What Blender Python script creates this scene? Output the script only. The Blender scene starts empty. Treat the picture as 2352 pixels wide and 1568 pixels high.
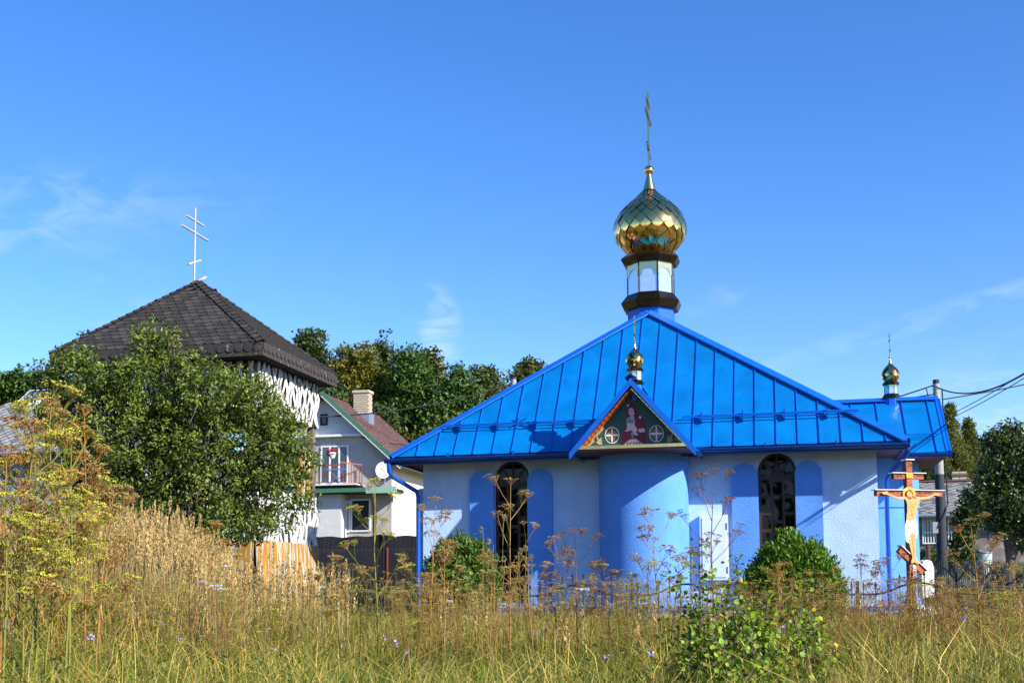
import bpy, math, random
import numpy as np
from mathutils import Vector, Matrix
from mathutils.geometry import tessellate_polygon
random.seed(7); rng = np.random.default_rng(7)
sc = bpy.context.scene; col = sc.collection
# ------------------------------------------------------------------ camera
F, PV, PITCH, ROLL, EYE = 2700., 1122., math.radians(4.68), 0.0067, 1.6
_f = np.array([0, math.cos(PITCH), math.sin(PITCH)]); _r = np.array([1., 0, 0]); _u = np.array([0, -math.sin(PITCH), math.cos(PITCH)])
CR = _r*math.cos(ROLL)-_u*math.sin(ROLL); CU = _u*math.cos(ROLL)+_r*math.sin(ROLL)
cam = bpy.data.cameras.new('camera'); cam.sensor_width = 36; cam.lens = 36*F/2352; cam.shift_y = (PV-784)/2352
cam.clip_start = .1; cam.clip_end = 3000
co = bpy.data.objects.new('camera', cam); col.objects.link(co)
co.matrix_world = Matrix(((CR[0], CU[0], -_f[0], 0), (CR[1], CU[1], -_f[1], 0), (CR[2], CU[2], -_f[2], EYE), (0, 0, 0, 1)))
sc.camera = co
def ray(u, v):
    d = CR*(u-1176)/F+CU*(PV-v)/F+_f
    return d/d[1]
def P(u, v, Y):                      # point of the place seen at (u, v), at distance Y
    d = ray(u, v)*Y; d[2] += EYE; return d
PSI = math.radians(12.9)
S = np.array([math.cos(PSI), -math.sin(PSI), 0]); T = np.array([math.sin(PSI), math.cos(PSI), 0]); ZZ = np.array([0, 0, 1.])
# ------------------------------------------------------------------ world, sun, exposure
SUN = np.array(S*2.2-T*1.0+ZZ*1.42); SUN /= np.linalg.norm(SUN)
w = bpy.data.worlds.new('World'); sc.world = w; w.use_nodes = True
nt = w.node_tree; N = nt.nodes; L = nt.links
bg = N['Background']; sky = N.new('ShaderNodeTexSky'); sky.sky_type = 'NISHITA'; sky.sun_disc = False
sky.sun_elevation = math.asin(SUN[2]); sky.sun_rotation = math.atan2(SUN[0], SUN[1])
sky.air_density = 1.0; sky.dust_density = 0.25; sky.ozone_density = 3.0; sky.altitude = 300
hsv = N.new('ShaderNodeHueSaturation'); hsv.inputs['Saturation'].default_value = 1.27; hsv.inputs['Value'].default_value = 1.33; hsv.inputs['Hue'].default_value = 0.503
L.new(sky.outputs[0], hsv.inputs['Color']); vmc = N.new('ShaderNodeVectorMath'); vmc.operation = 'MULTIPLY'; vmc.inputs[1].default_value = (1.0, 1.0, 1.20); L.new(hsv.outputs[0], vmc.inputs[0])
tc = N.new('ShaderNodeTexCoord')
# thin wisps of cirrus: stretched noise masked into a few streaks
mp = N.new('ShaderNodeMapping'); mp.inputs['Scale'].default_value = (5.0, 5.0, 13.0); mp.inputs['Rotation'].default_value = (0.15, -0.28, 0)
L.new(tc.outputs['Generated'], mp.inputs[0])
n1 = N.new('ShaderNodeTexNoise'); n1.inputs['Scale'].default_value = 3.2; n1.inputs['Detail'].default_value = 9; n1.inputs['Roughness'].default_value = .6; n1.inputs['Distortion'].default_value = .8
L.new(mp.outputs[0], n1.inputs['Vector'])
r1 = N.new('ShaderNodeMapRange'); r1.inputs[1].default_value = .44; r1.inputs[2].default_value = .78; r1.inputs[3].default_value = 0; r1.inputs[4].default_value = 1
L.new(n1.outputs[0], r1.inputs[0]); acc = None
def bearing(u, v):
    d = CR*(u-1176)/F+CU*(PV-v)/F+_f; return d/np.linalg.norm(d)
for u_, v_, sx, sy, tilt, am in ((300, 660, .050, .024, -.5, .17), (235, 725, .03, .012, -.3, .18), (1010, 745, .018, .034, .25, .6), (1000, 800, .014, .018, .0, .4), (2080, 745, .16, .009, .24, .28), (1640, 690, .03, .010, .3, .25), (2290, 940, .10, .030, .3, .4), (-500, 500, .3, .04, .2, .4), (3000, 700, .3, .05, .2, .5)):
    d_ = bearing(u_, v_); rx = np.cross(d_, [0, 0, 1]); rx /= np.linalg.norm(rx); uy_ = np.cross(rx, d_); ax_ = rx*math.cos(tilt)+uy_*math.sin(tilt); ay_ = uy_*math.cos(tilt)-rx*math.sin(tilt)
    vs_ = N.new('ShaderNodeVectorMath'); vs_.operation = 'SUBTRACT'; L.new(tc.outputs['Generated'], vs_.inputs[0]); vs_.inputs[1].default_value = d_
    qq = []
    for a__, sc_ in ((ax_, sx), (ay_, sy)):
        dt = N.new('ShaderNodeVectorMath'); dt.operation = 'DOT_PRODUCT'; L.new(vs_.outputs[0], dt.inputs[0]); dt.inputs[1].default_value = a__/sc_; pw = N.new('ShaderNodeMath'); pw.operation = 'MULTIPLY'; L.new(dt.outputs['Value'], pw.inputs[0]); L.new(dt.outputs['Value'], pw.inputs[1]); qq.append(pw)
    sm_ = N.new('ShaderNodeMath'); sm_.operation = 'ADD'; L.new(qq[0].outputs[0], sm_.inputs[0]); L.new(qq[1].outputs[0], sm_.inputs[1])
    df = N.new('ShaderNodeVectorMath'); df.operation = 'DOT_PRODUCT'; L.new(tc.outputs['Generated'], df.inputs[0]); df.inputs[1].default_value = d_
    mr_ = N.new('ShaderNodeMapRange'); mr_.interpolation_type = 'SMOOTHSTEP'; mr_.inputs[1].default_value = 1.6; mr_.inputs[2].default_value = 0; mr_.inputs[3].default_value = 0; mr_.inputs[4].default_value = am; L.new(sm_.outputs[0], mr_.inputs[0])
    gt = N.new('ShaderNodeMath'); gt.operation = 'GREATER_THAN'; L.new(df.outputs['Value'], gt.inputs[0]); gt.inputs[1].default_value = 0.2; ml = N.new('ShaderNodeMath'); ml.operation = 'MULTIPLY'; L.new(gt.outputs[0], ml.inputs[0]); L.new(mr_.outputs[0], ml.inputs[1])
    if acc is None: acc = ml
    else: ad = N.new('ShaderNodeMath'); ad.operation = 'ADD'; L.new(acc.outputs[0], ad.inputs[0]); L.new(ml.outputs[0], ad.inputs[1]); acc = ad
fin = N.new('ShaderNodeMath'); fin.operation = 'MULTIPLY'; fin.use_clamp = True; L.new(acc.outputs[0], fin.inputs[0]); L.new(r1.outputs[0], fin.inputs[1])
mixc = N.new('ShaderNodeMixRGB'); mixc.inputs[2].default_value = (5.4, 6.4, 7.6, 1)
L.new(fin.outputs[0], mixc.inputs[0]); L.new(vmc.outputs[0], mixc.inputs[1]); L.new(mixc.outputs[0], bg.inputs[0])
bg.inputs[1].default_value = 0.092
sl = bpy.data.lights.new('sun', 'SUN'); sl.energy = 5.0; sl.angle = math.radians(.53); sl.color = (1, .95, .86)
so = bpy.data.objects.new('sun', sl); col.objects.link(so); so.location = (40, -30, 40)
so.rotation_euler = Vector(SUN).to_track_quat('Z', 'Y').to_euler()
sc.view_settings.view_transform = 'Standard'; sc.view_settings.look = 'None'; sc.view_settings.exposure = 0.78; sc.view_settings.gamma = 1
sc.view_settings.use_curve_mapping = False
sc.render.engine = 'CYCLES'
# ------------------------------------------------------------------ materials
def mat(name, c, rough=.7, metal=0., var=.12, scale=6., bump=0., bscale=60., spec=.4, coat=0., c2=None, vscale=(1, 1, 1), trans=0., attr=False, c2lo=.45, c2hi=.62):
    m = bpy.data.materials.new(name); m.use_nodes = True; t = m.node_tree; n = t.nodes; l = t.links
    b = n['Principled BSDF']; b.inputs['Roughness'].default_value = rough; b.inputs['Metallic'].default_value = metal
    b.inputs['Specular IOR Level'].default_value = spec; b.inputs['Coat Weight'].default_value = coat
    tcn = n.new('ShaderNodeTexCoord'); mpn = n.new('ShaderNodeMapping'); mpn.inputs['Scale'].default_value = vscale
    l.new(tcn.outputs['Object'], mpn.inputs[0])
    nz = n.new('ShaderNodeTexNoise'); nz.inputs['Scale'].default_value = scale; nz.inputs['Detail'].default_value = 6; nz.inputs['Roughness'].default_value = .6
    l.new(mpn.outputs[0], nz.inputs['Vector'])
    if attr:
        at = n.new('ShaderNodeAttribute'); at.attribute_name = 'Col'; src = at.outputs['Color']
    elif c2 is not None:
        mr = n.new('ShaderNodeMapRange'); mr.inputs[1].default_value = c2lo; mr.inputs[2].default_value = c2hi; l.new(nz.outputs[0], mr.inputs[0])
        mx = n.new('ShaderNodeMixRGB'); mx.inputs[1].default_value = (*c, 1); mx.inputs[2].default_value = (*c2, 1); l.new(mr.outputs[0], mx.inputs[0]); src = mx.outputs[0]
    else:
        rg = n.new('ShaderNodeRGB'); rg.outputs[0].default_value = (*c, 1); src = rg.outputs[0]
    mr2 = n.new('ShaderNodeMapRange'); mr2.inputs[1].default_value = .3; mr2.inputs[2].default_value = .7; mr2.inputs[3].default_value = 1-var; mr2.inputs[4].default_value = 1+var
    nz2 = n.new('ShaderNodeTexNoise'); nz2.inputs['Scale'].default_value = scale*2.3; nz2.inputs['Detail'].default_value = 4
    l.new(mpn.outputs[0], nz2.inputs['Vector']); l.new(nz2.outputs[0], mr2.inputs[0])
    vm = n.new('ShaderNodeVectorMath'); vm.operation = 'SCALE'; l.new(src, vm.inputs[0]); l.new(mr2.outputs[0], vm.inputs[3])
    l.new(vm.outputs[0], b.inputs['Base Color'])
    if bump:
        nb = n.new('ShaderNodeTexNoise'); nb.inputs['Scale'].default_value = bscale; nb.inputs['Detail'].default_value = 3; l.new(mpn.outputs[0], nb.inputs['Vector'])
        bp = n.new('ShaderNodeBump'); bp.inputs['Strength'].default_value = min(1, bump); bp.inputs['Distance'].default_value = .02*max(1, bump); l.new(nb.outputs[0], bp.inputs['Height'])
        l.new(bp.outputs[0], b.inputs['Normal'])
    if trans:
        tr = n.new('ShaderNodeBsdfTranslucent'); l.new(vm.outputs[0], tr.inputs[0]); ms = n.new('ShaderNodeMixShader'); ms.inputs[0].default_value = trans
        l.new(b.outputs[0], ms.inputs[1]); l.new(tr.outputs[0], ms.inputs[2]); l.new(ms.outputs[0], n['Material Output'].inputs[0])
    return m
M = dict(
 wall=mat('pale_blue_stucco', (.47, .63, .88), .9, var=.06, scale=1.5, c2=(.39, .53, .76), c2lo=.5, c2hi=.75, bump=.5, bscale=34, spec=.2, vscale=(1, 1, .8)),
 blue=mat('mid_blue_stucco', (.115, .31, .78), .85, var=.06, scale=1.2, c2=(.095, .262, .68), c2lo=.5, c2hi=.7, bump=.5, bscale=34, spec=.2),
 roof=mat('blue_painted_sheet', (.0, .142, .42), .30, var=.15, scale=.9, bump=.8, bscale=1.9, spec=.5, c2=(.0, .165, .48)),
 roofdark=mat('blue_gutter_paint', (.002, .045, .24), .3, var=.08, scale=2, spec=.5),
 roofedge=mat('blue_flashing_paint', (.003, .11, .52), .35, var=.08, scale=2),
 pipe=mat('blue_downpipe_paint', (.003, .075, .42), .3, var=.05),
 soffit=mat('red_brown_soffit', (.13, .03, .022), .6, var=.25, scale=8, vscale=(6, 1, 1)),
 gold=mat('gold_mirror_sheet', (1.0, .61, .20), .13, 1., var=.10, scale=3, bump=.10, bscale=5),
 golddark=mat('bronze_gold_sheet', (.13, .08, .035), .28, 1., var=.3, scale=4, bump=.1, bscale=7),
 goldpale=mat('pale_gold_trim', (.72, .60, .30), .22, 1., var=.1, scale=4),
 mirror=mat('white_mirror_panel', (.72, .78, .88), .12, .75, var=.08, scale=5, bump=.05, bscale=4),
 frame=mat('dark_brown_window_frame', (.045, .020, .016), .45, var=.2),
 plinth=mat('grey_render', (.22, .22, .23), .9, var=.2, bump=.5, bscale=30),
 inner=mat('interior_plaster', (.25, .23, .2), .9),
 cab=mat('pale_cabinet_paint', (.66, .76, .86), .45, var=.03),
 icon=mat('dark_green_painted_panel', (.012, .075, .065), .45, var=.15, scale=3),
 maroon=mat('maroon_paint', (.13, .008, .03), .5, var=.35, scale=14),
 lilac=mat('pale_lilac_paint', (.52, .40, .50), .5, var=.15, scale=10),
 pink=mat('pink_white_paint', (.75, .58, .68), .5, var=.1),
 teal=mat('teal_paint', (.06, .28, .30), .5, var=.3, scale=14),
 ink=mat('dark_line_paint', (.02, .012, .02), .6),
 ochre=mat('faded_gold_paint', (.42, .30, .16), .5, var=.2),
 shingle=mat('brown_bitumen_shingle', (.050, .044, .041), .95, var=.35, scale=9, bump=.6, bscale=120, spec=.15),
 shingle2=mat('dark_bitumen_shingle', (.040, .036, .034), .95, var=.35, scale=9, bump=.6, bscale=120, spec=.15),
 shingle3=mat('grey_bitumen_shingle', (.066, .060, .056), .95, var=.35, scale=9, bump=.6, bscale=120, spec=.15),
 fascia=mat('weathered_shingle_fascia', (.048, .039, .034), .95, var=.3, scale=7, c2=(.20, .185, .165), c2lo=.60, c2hi=.66, bump=.5, bscale=60),
 wattle=mat('peeling_white_wood', (.66, .64, .59), .85, var=.2, scale=7, c2=(.32, .29, .25), c2lo=.58, c2hi=.66, vscale=(3, 3, .5), bump=.5, bscale=30),
 board=mat('ochre_weathered_board', (.38, .19, .02), .75, var=.3, scale=3.2, c2=(.52, .47, .40), c2lo=.50, c2hi=.56, vscale=(5, 5, .35), bump=.4, bscale=25),
 wood=mat('grey_weathered_post', (.16, .13, .10), .85, var=.3, vscale=(4, 4, .5), bump=.5, bscale=20),
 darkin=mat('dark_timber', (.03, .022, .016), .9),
 white=mat('white_painted_tube', (.40, .39, .37), .5, var=.12),
 housew=mat('grey_beige_render', (.42, .39, .35), .95, var=.1, scale=1.2, bump=.6, bscale=18),
 housewb=mat('white_render', (.60, .59, .57), .95, var=.08, scale=1.2, bump=.6, bscale=14),
 housec=mat('cream_render', (.80, .74, .62), .95, var=.04, scale=1.2, bump=.4, bscale=14),
 redroof=mat('weathered_red_tile', (.17, .085, .078), .85, var=.3, scale=5, c2=(.38, .31, .29), c2lo=.56, c2hi=.66, vscale=(1, 4, 1)),
 green=mat('green_painted_metal', (.06, .17, .10), .45, var=.25),
 greenp=mat('pale_green_metal', (.28, .45, .33), .5, var=.15),
 brick=mat('pale_brick', (.50, .42, .30), .9, var=.25, scale=9, bump=.4, bscale=30), mortar=mat('dark_mortar', (.10, .075, .06), .95),
 zinc=mat('zinc_sheet', (.42, .46, .50), .35, .7, var=.2),
 glass=mat('dark_window_glass', (.02, .028, .034), .06, var=.1, spec=.8), glassb=mat('bluish_window_glass', (.06, .09, .11), .08, var=.1, spec=.8),
 wframe=mat('white_window_frame', (.75, .75, .73), .5, var=.04),
 rust=mat('red_brown_railing', (.26, .085, .05), .6, var=.2),
 mesh=mat('black_screen_cloth', (.012, .013, .016), .85, var=.35, scale=4, bump=.3, bscale=60), chain=mat('galvanised_wire', (.10, .10, .11), .5, .3),
 redpost=mat('red_painted_post', (.20, .03, .025), .5, var=.2),
 iron=mat('black_wrought_iron', (.022, .021, .022), .5, .3, var=.2), rustpost=mat('rusty_steel_post', (.065, .038, .030), .75, var=.35),
 slate=mat('grey_fibre_slate', (.22, .21, .20), .9, var=.3, scale=6, c2=(.34, .33, .31)), slate2=mat('dark_fibre_slate', (.13, .125, .12), .9, var=.3),
 oldwall=mat('worn_pink_grey_wall', (.20, .16, .14), .95, var=.2, scale=2, c2=(.34, .31, .28), c2lo=.5, c2hi=.6),
 leftw=mat('grey_blue_render', (.26, .29, .30), .95, var=.1, scale=2), 
 pole=mat('concrete_pole', (.33, .32, .30), .9, var=.15), poled=mat('dark_tarred_pole', (.032, .037, .046), .8, var=.25, vscale=(3, 3, .3)),
 wire=mat('black_cable', (.012, .012, .014), .6), drum=mat('pale_painted_drum', (.40, .50, .50), .5, var=.15, scale=3, c2=(.30, .24, .18), c2lo=.62, c2hi=.68),
 stone=mat('whitewashed_stone', (.70, .69, .65), .9, var=.12, c2=(.15, .14, .12), c2lo=.60, c2hi=.64, scale=9, bump=.4, bscale=25),
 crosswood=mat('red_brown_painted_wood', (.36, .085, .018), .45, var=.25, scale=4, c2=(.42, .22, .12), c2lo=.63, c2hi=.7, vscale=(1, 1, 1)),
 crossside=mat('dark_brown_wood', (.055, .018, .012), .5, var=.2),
 skin=mat('ochre_flesh_paint', (.58, .34, .11), .5, var=.12, scale=8), halo=mat('golden_halo_paint', (.75, .38, .04), .4, var=.06), hair=mat('brown_hair_paint', (.17, .065, .025), .6),
 cloth=mat('white_cloth_paint', (.78, .70, .58), .5, var=.1), line=mat('brown_outline_paint', (.38, .17, .04), .6),
 metalw=mat('white_sheet_cap', (.80, .80, .80), .4, var=.03),
 plate=mat('yellow_inscription_plate', (.70, .42, .04), .5),
 road=mat('grey_asphalt', (.13, .13, .135), .9, var=.15, scale=4, bump=.4, bscale=60),
 soil=mat('grassy_soil', (.075, .085, .028), .95, var=.4, scale=1.2, c2=(.15, .115, .05), bump=.5, bscale=30),
 rubble=mat('grey_rubble', (.20, .19, .18), .95, var=.4, scale=12),
 leaf=mat('leaf_green', (.1, .1, .1), .5, var=.12, scale=3, trans=.25, attr=True, spec=.35),
 leafgl=mat('glossy_leaf_green', (.1, .1, .1), .36, var=.12, scale=3, trans=.25, attr=True, spec=.5),
 grass=mat('meadow_grass', (.1, .1, .1), .6, var=.12, scale=3, trans=.2, attr=True, spec=.25),
 bark=mat('grey_bark', (.11, .085, .065), .95, var=.3, bump=.8, bscale=25), stem=mat('dry_plant_stem', (.1, .1, .1), .6, var=.15, attr=True, spec=.3),
 petal=mat('white_petals', (.80, .80, .76), .6, var=.05), redpetal=mat('red_petals', (.62, .01, .02), .5, var=.2),
 bluep=mat('blue_plastic', (.05, .22, .6), .4), bird=mat('grey_white_feathers', (.45, .45, .45), .8), birdd=mat('black_feathers', (.02, .02, .02), .7),
)
# ------------------------------------------------------------------ mesh helpers
class MB:
    def __init__(s): s.v = []; s.f = []
    def add(s, v, f):
        o = len(s.v); s.v += [tuple(p) for p in v]; s.f += [tuple(i+o for i in q) for q in f]; return s
    def box(s, x0, x1, y0, y1, z0, z1):
        return s.add([(x0, y0, z0), (x1, y0, z0), (x1, y1, z0), (x0, y1, z0), (x0, y0, z1), (x1, y0, z1), (x1, y1, z1), (x0, y1, z1)],
                     [(3, 2, 1, 0), (4, 5, 6, 7), (0, 1, 5, 4), (1, 2, 6, 5), (2, 3, 7, 6), (3, 0, 4, 7)])
    def beam(s, a, b, w, h, up=(0, 0, 1)):           # box along a->b, w sideways, h along up
        a = Vector(a); b = Vector(b); d = (b-a).normalized(); up = Vector(up); sd = d.cross(up)
        if sd.length < 1e-4: sd = d.cross(Vector((0, 1, 0)))
        sd.normalize(); u2 = sd.cross(d).normalized(); sd *= w/2; u2 *= h/2
        vs = [p+i*sd+j*u2 for p in (a, b) for i, j in ((-1, -1), (1, -1), (1, 1), (-1, 1))]
        return s.add(vs, [(3, 2, 1, 0), (4, 5, 6, 7), (0, 1, 5, 4), (1, 2, 6, 5), (2, 3, 7, 6), (3, 0, 4, 7)])
    def tube(s, pts, r, n=8, cap=True):
        pts = [Vector(p) for p in pts]; rs = r if isinstance(r, (list, tuple)) else [r]*len(pts); o = len(s.v); prev = None
        for i, p in enumerate(pts):
            d = (pts[min(i+1, len(pts)-1)]-pts[max(i-1, 0)]).normalized()
            if prev is None: a = d.orthogonal().normalized()
            else:
                a = prev-d*prev.dot(d)
                a = a.normalized() if a.length > 1e-5 else d.orthogonal().normalized()
            prev = a; b = d.cross(a)
            for k in range(n):
                t = 2*math.pi*k/n; s.v.append(tuple(p+(a*math.cos(t)+b*math.sin(t))*rs[i]))
        for i in range(len(pts)-1):
            for k in range(n):
                k2 = (k+1) % n; s.f.append((o+i*n+k, o+i*n+k2, o+(i+1)*n+k2, o+(i+1)*n+k))
        if cap: s.f.append(tuple(o+k for k in range(n))[::-1]); s.f.append(tuple(o+(len(pts)-1)*n+k for k in range(n)))
        return s
    def lathe(s, prof, n=16, c=(0, 0), ph=0, close=True):
        o = len(s.v)
        for r, z in prof:
            for k in range(n):
                t = 2*math.pi*(k+ph)/n; s.v.append((c[0]+r*math.cos(t), c[1]+r*math.sin(t), z))
        m = len(prof)
        for i in range(m-1):
            for k in range(n):
                k2 = (k+1) % n; s.f.append((o+i*n+k, o+i*n+k2, o+(i+1)*n+k2, o+(i+1)*n+k))
        if close: s.f.append(tuple(o+k for k in range(n))[::-1]); s.f.append(tuple(o+(m-1)*n+k for k in range(n)))
        return s
    def slab(s, loops, fn, d0, d1):                   # 2D loops (first outer, rest holes) extruded d0..d1; fn(a,b,d)->xyz
        flat = [p for lp in loops for p in lp]; tris = tessellate_polygon([[Vector((p[0], p[1], 0)) for p in lp] for lp in loops]); n = len(flat)
        vs = [fn(p[0], p[1], d0) for p in flat]+[fn(p[0], p[1], d1) for p in flat]
        fs = [tuple(t) for t in tris]+[tuple(i+n for i in t)[::-1] for t in tris]; o = 0
        for lp in loops:
            m = len(lp)
            for i in range(m): j = (i+1) % m; fs.append((o+i, o+j, o+j+n, o+i+n))
            o += m
        return s.add(vs, fs)
    def build(s, name, m, parent=None, smooth=False, **kw):
        me = bpy.data.meshes.new(name); me.from_pydata(s.v, [], s.f); me.materials.append(m)
        import bmesh as _b
        bm = _b.new(); bm.from_mesh(me); _b.ops.recalc_face_normals(bm, faces=bm.faces); bm.to_mesh(me); bm.free()
        if smooth:
            me.polygons.foreach_set('use_smooth', [True]*len(me.polygons)); me.set_sharp_from_angle(angle=math.radians(50))
        o = bpy.data.objects.new(name, me); col.objects.link(o)
        if parent: o.parent = parent
        for k, v in kw.items(): o[k] = v
        return o
def empty(name, loc, rz=0., **kw):
    o = bpy.data.objects.new(name, None); col.objects.link(o); o.location = Vector([float(a) for a in loc]); o.rotation_euler = (0, 0, rz); o.empty_display_size = .2
    for k, v in kw.items(): o[k] = v
    return o
def inst(o, parent=None, loc=None, rot=None):
    c = o.copy(); col.objects.link(c); c.parent = parent if parent else o.parent
    if loc is not None: c.location = loc
    if rot is not None: c.rotation_euler = rot
    return c
def copy_tree(o, parent=None):
    c = o.copy(); col.objects.link(c); c.parent = parent
    for ch in list(o.children): copy_tree(ch, c)
    return c
def arch(cx, z0, zt, hw, n=12):                       # arched opening outline (a=x, b=z)
    r = hw; zc = zt-r
    return [(cx-hw, z0), (cx+hw, z0)]+[(cx+r*math.cos(math.pi*k/n), zc+r*math.sin(math.pi*k/n)) for k in range(n+1)]
XZ = lambda a, b, d: (a, d, b)
def npmesh(name, V, Fc, m, parent=None, colr=None, **kw):   # fast numpy mesh: V (n,3), Fc (m,k)
    me = bpy.data.meshes.new(name); V = np.ascontiguousarray(V, dtype=np.float32); Fc = np.ascontiguousarray(Fc, dtype=np.int32); k = Fc.shape[1]
    me.vertices.add(len(V)); me.vertices.foreach_set('co', V.ravel()); me.loops.add(Fc.size); me.loops.foreach_set('vertex_index', Fc.ravel())
    me.polygons.add(len(Fc)); me.polygons.foreach_set('loop_start', np.arange(0, Fc.size, k, dtype=np.int32))
    me.update(calc_edges=True)
    if colr is not None:
        a = me.color_attributes.new('Col', 'FLOAT_COLOR', 'POINT'); c4 = np.ones((len(V), 4), np.float32); c4[:, :3] = colr; a.data.foreach_set('color', c4.ravel())
    me.materials.append(m); o = bpy.data.objects.new(name, me); col.objects.link(o)
    if parent: o.parent = parent
    for q, v in kw.items(): o[q] = v
    return o
def ss(a, b, x):
    t = np.clip((x-a)/(b-a), 0, 1); return t*t*(3-2*t)
def ground_h(x, y):
    x = np.asarray(x, float); y = np.asarray(y, float)
    h = .80*ss(1.5, 5.2, y)+.055*np.maximum(0, y-27)+.10*np.maximum(0, y-75)
    h = h+.22*ss(-1.5, -5, x)*ss(6, 10, y)*(1-ss(20, 27, y))
    h = h+.35*ss(9, 14, x)*ss(24, 34, y)
    h = h+.04*np.sin(x*1.3+y*.7)+.03*np.sin(x*.5-y*1.7)
    return h
# ================================================================== SETTING: ground
xs = np.unique(np.concatenate([np.linspace(-900, -60, 22), np.linspace(-60, 60, 121), np.linspace(60, 900, 22)]))
ys = np.unique(np.concatenate([np.linspace(-60, 0, 8), np.linspace(0, 60, 101), np.linspace(60, 1200, 60)]))
X, Y = np.meshgrid(xs, ys); Zg = ground_h(X, np.minimum(Y, 260)); V = np.stack([X, Y, Zg], -1).reshape(-1, 3)
a, b = len(ys), len(xs); ii = (np.arange(a-1)[:, None]*b+np.arange(b-1)[None]).ravel()
npmesh('ground', V, np.stack([ii, ii+1, ii+b+1, ii+b], 1), M['soil'], kind='structure')
# road past the churchyard, a sheet following the ground
def strip(name, pts, wd, m, lift, **kw):
    pv = []; 
    for i, (x, y) in enumerate(pts):
        x2, y2 = pts[min(i+1, len(pts)-1)]; x1, y1 = pts[max(i-1, 0)]; d = np.array([x2-x1, y2-y1]); d = d/np.linalg.norm(d); nrm = np.array([-d[1], d[0]])
        for k in np.linspace(-1, 1, 5): q = np.array([x, y])+nrm*wd/2*k; pv.append((q[0], q[1], float(ground_h(q[0], q[1]))+lift))
    n = len(pts); fs = [(i*5+j, i*5+j+1, (i+1)*5+j+1, (i+1)*5+j) for i in range(n-1) for j in range(4)]
    return MB().add(pv, fs).build(name, m, **kw)
rp = [(10.8+float(t)*.98, 34.5-float(t)*.19) for t in np.linspace(-1.0, 40, 60)]
strip('road', rp, 3.6, M['road'], .05, kind='structure')
# ================================================================== CHURCH
Bc = P(2013, 1040, 25); Bc[2] = 0
church = empty('church', Bc, -PSI, label='blue and white church with blue metal roof and gold onion domes', category='church')
SC = -5.06; W = 10.12; DP = 6.4; ZB, ZE = 1.08, 4.5
wins = (-8.0, -2.085)
def church_wall(t0, t1, name):
    ho = [arch(c, 1.2, 4.44, .415) for c in wins]
    MB().slab([[(-W, .5), (0, .5), (0, ZE), (-W, ZE)]]+ho, XZ, t0, t1).build(name, M['wall'], church)
church_wall(0, .3, 'wall'); church_wall(DP-.3, DP, 'wall')
MB().box(-W, -W+.3, .3, DP-.3, .5, ZE).build('wall', M['wall'], church)
MB().box(-.3, 0, .3, DP-.3, .5, ZE).build('wall', M['wall'], church)
MB().box(-W+.3, -.3, .3, DP-.3, .9, 1.0).build('interior_floor', M['inner'], church)
MB().box(-W+.3, -.3, .3, DP-.3, ZE-.1, ZE).build('ceiling', M['inner'], church)
MB().box(-W-.05, .05, -.07, -.004, .2, 1.02).build('plinth', M['plinth'], church)
MB().box(-W-.07, .07, -.09, -.004, 1.023, 1.10).build('plinth_flashing', M['roofedge'], church)
for c in wins:
    for dx in (-.69, .66):
        MB().slab([arch(c+dx, 1.102, 4.235 if dx > 0 else 4.22, .285, 14)], XZ, -.10, -.003).build('pilaster', M['blue'], church)
# windows: frame with a fan light, glazing bars and panes
def window(c, t, glazed=True):
    fr = MB(); zt, z0, hw = 4.44, 1.2, .413
    fr.slab([arch(c, z0+.002, zt-.002, hw, 14), arch(c, z0+.07, zt-.07, hw-.07, 14)], XZ, t, t+.07)
    f = fr.build('window_frame', M['frame'], church)
    b = MB(); zc = zt-hw
    for x in (-.125, .125): b.box(c+x-.03, c+x+.03, t+.008, t+.06, z0+.06, zc-.1)
    b.box(c-.35, c+.35, t+.005, t+.063, zc-.17, zc-.07)
    for a_ in (45, 90, 135):
        a_ = math.radians(a_); b.beam((c+.10*math.cos(a_), t+.035, zc-.08+.1*math.sin(a_)), (c+.36*math.cos(a_), t+.035, zc-.02+.36*math.sin(a_)), .05, .05, (0, 1, 0))
    b.lathe([(.15, 0), (.15, 0.05)], 16)   # hub disc, turned below
    m_ = len(b.v)-32
    for i in range(m_, len(b.v)): x, y, z = b.v[i]; b.v[i] = (c+x, t+.01+z, zc-.08+y)
    zz = zc-.17; k = 0
    while zz > z0+.5:
        zz -= .37
        for s_ in (-1, 1): b.box(c+s_*.25-.10, c+s_*.25+.10, t+.006, t+.062, zz-.035, zz+.035)
        k += 1
    b.box(c-.1, c+.1, t+.006, t+.062, zc-1.13, zc-1.05); b.build('glazing_bar', M['frame'], f)
    MB().slab([arch(c, z0+.04, zt-.04, hw-.04, 14)], XZ, t+.03, t+.036).build('pane', M['glassc'], f)
gm = bpy.data.materials.new('clear_glass'); gm.use_nodes = True; gn = gm.node_tree; gb = gn.nodes['Principled BSDF']; gb.inputs['Roughness'].default_value = .03; gb.inputs['Base Color'].default_value = (.55, .62, .62, 1)
tr = gn.nodes.new('ShaderNodeBsdfTransparent'); tr.inputs[0].default_value = (.09, .10, .105, 1); gl = gn.nodes.new('ShaderNodeBsdfGlossy'); gl.inputs['Roughness'].default_value = .02
nzg = gn.nodes.new('ShaderNodeTexNoise'); nzg.inputs['Scale'].default_value = 2.; bpg = gn.nodes.new('ShaderNodeBump'); bpg.inputs['Strength'].default_value = .05; gn.links.new(nzg.outputs[0], bpg.inputs['Height']); gn.links.new(bpg.outputs[0], gl.inputs['Normal'])
fz = gn.nodes.new('ShaderNodeFresnel'); fz.inputs[0].default_value = 1.38; mxs = gn.nodes.new('ShaderNodeMixShader')
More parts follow.
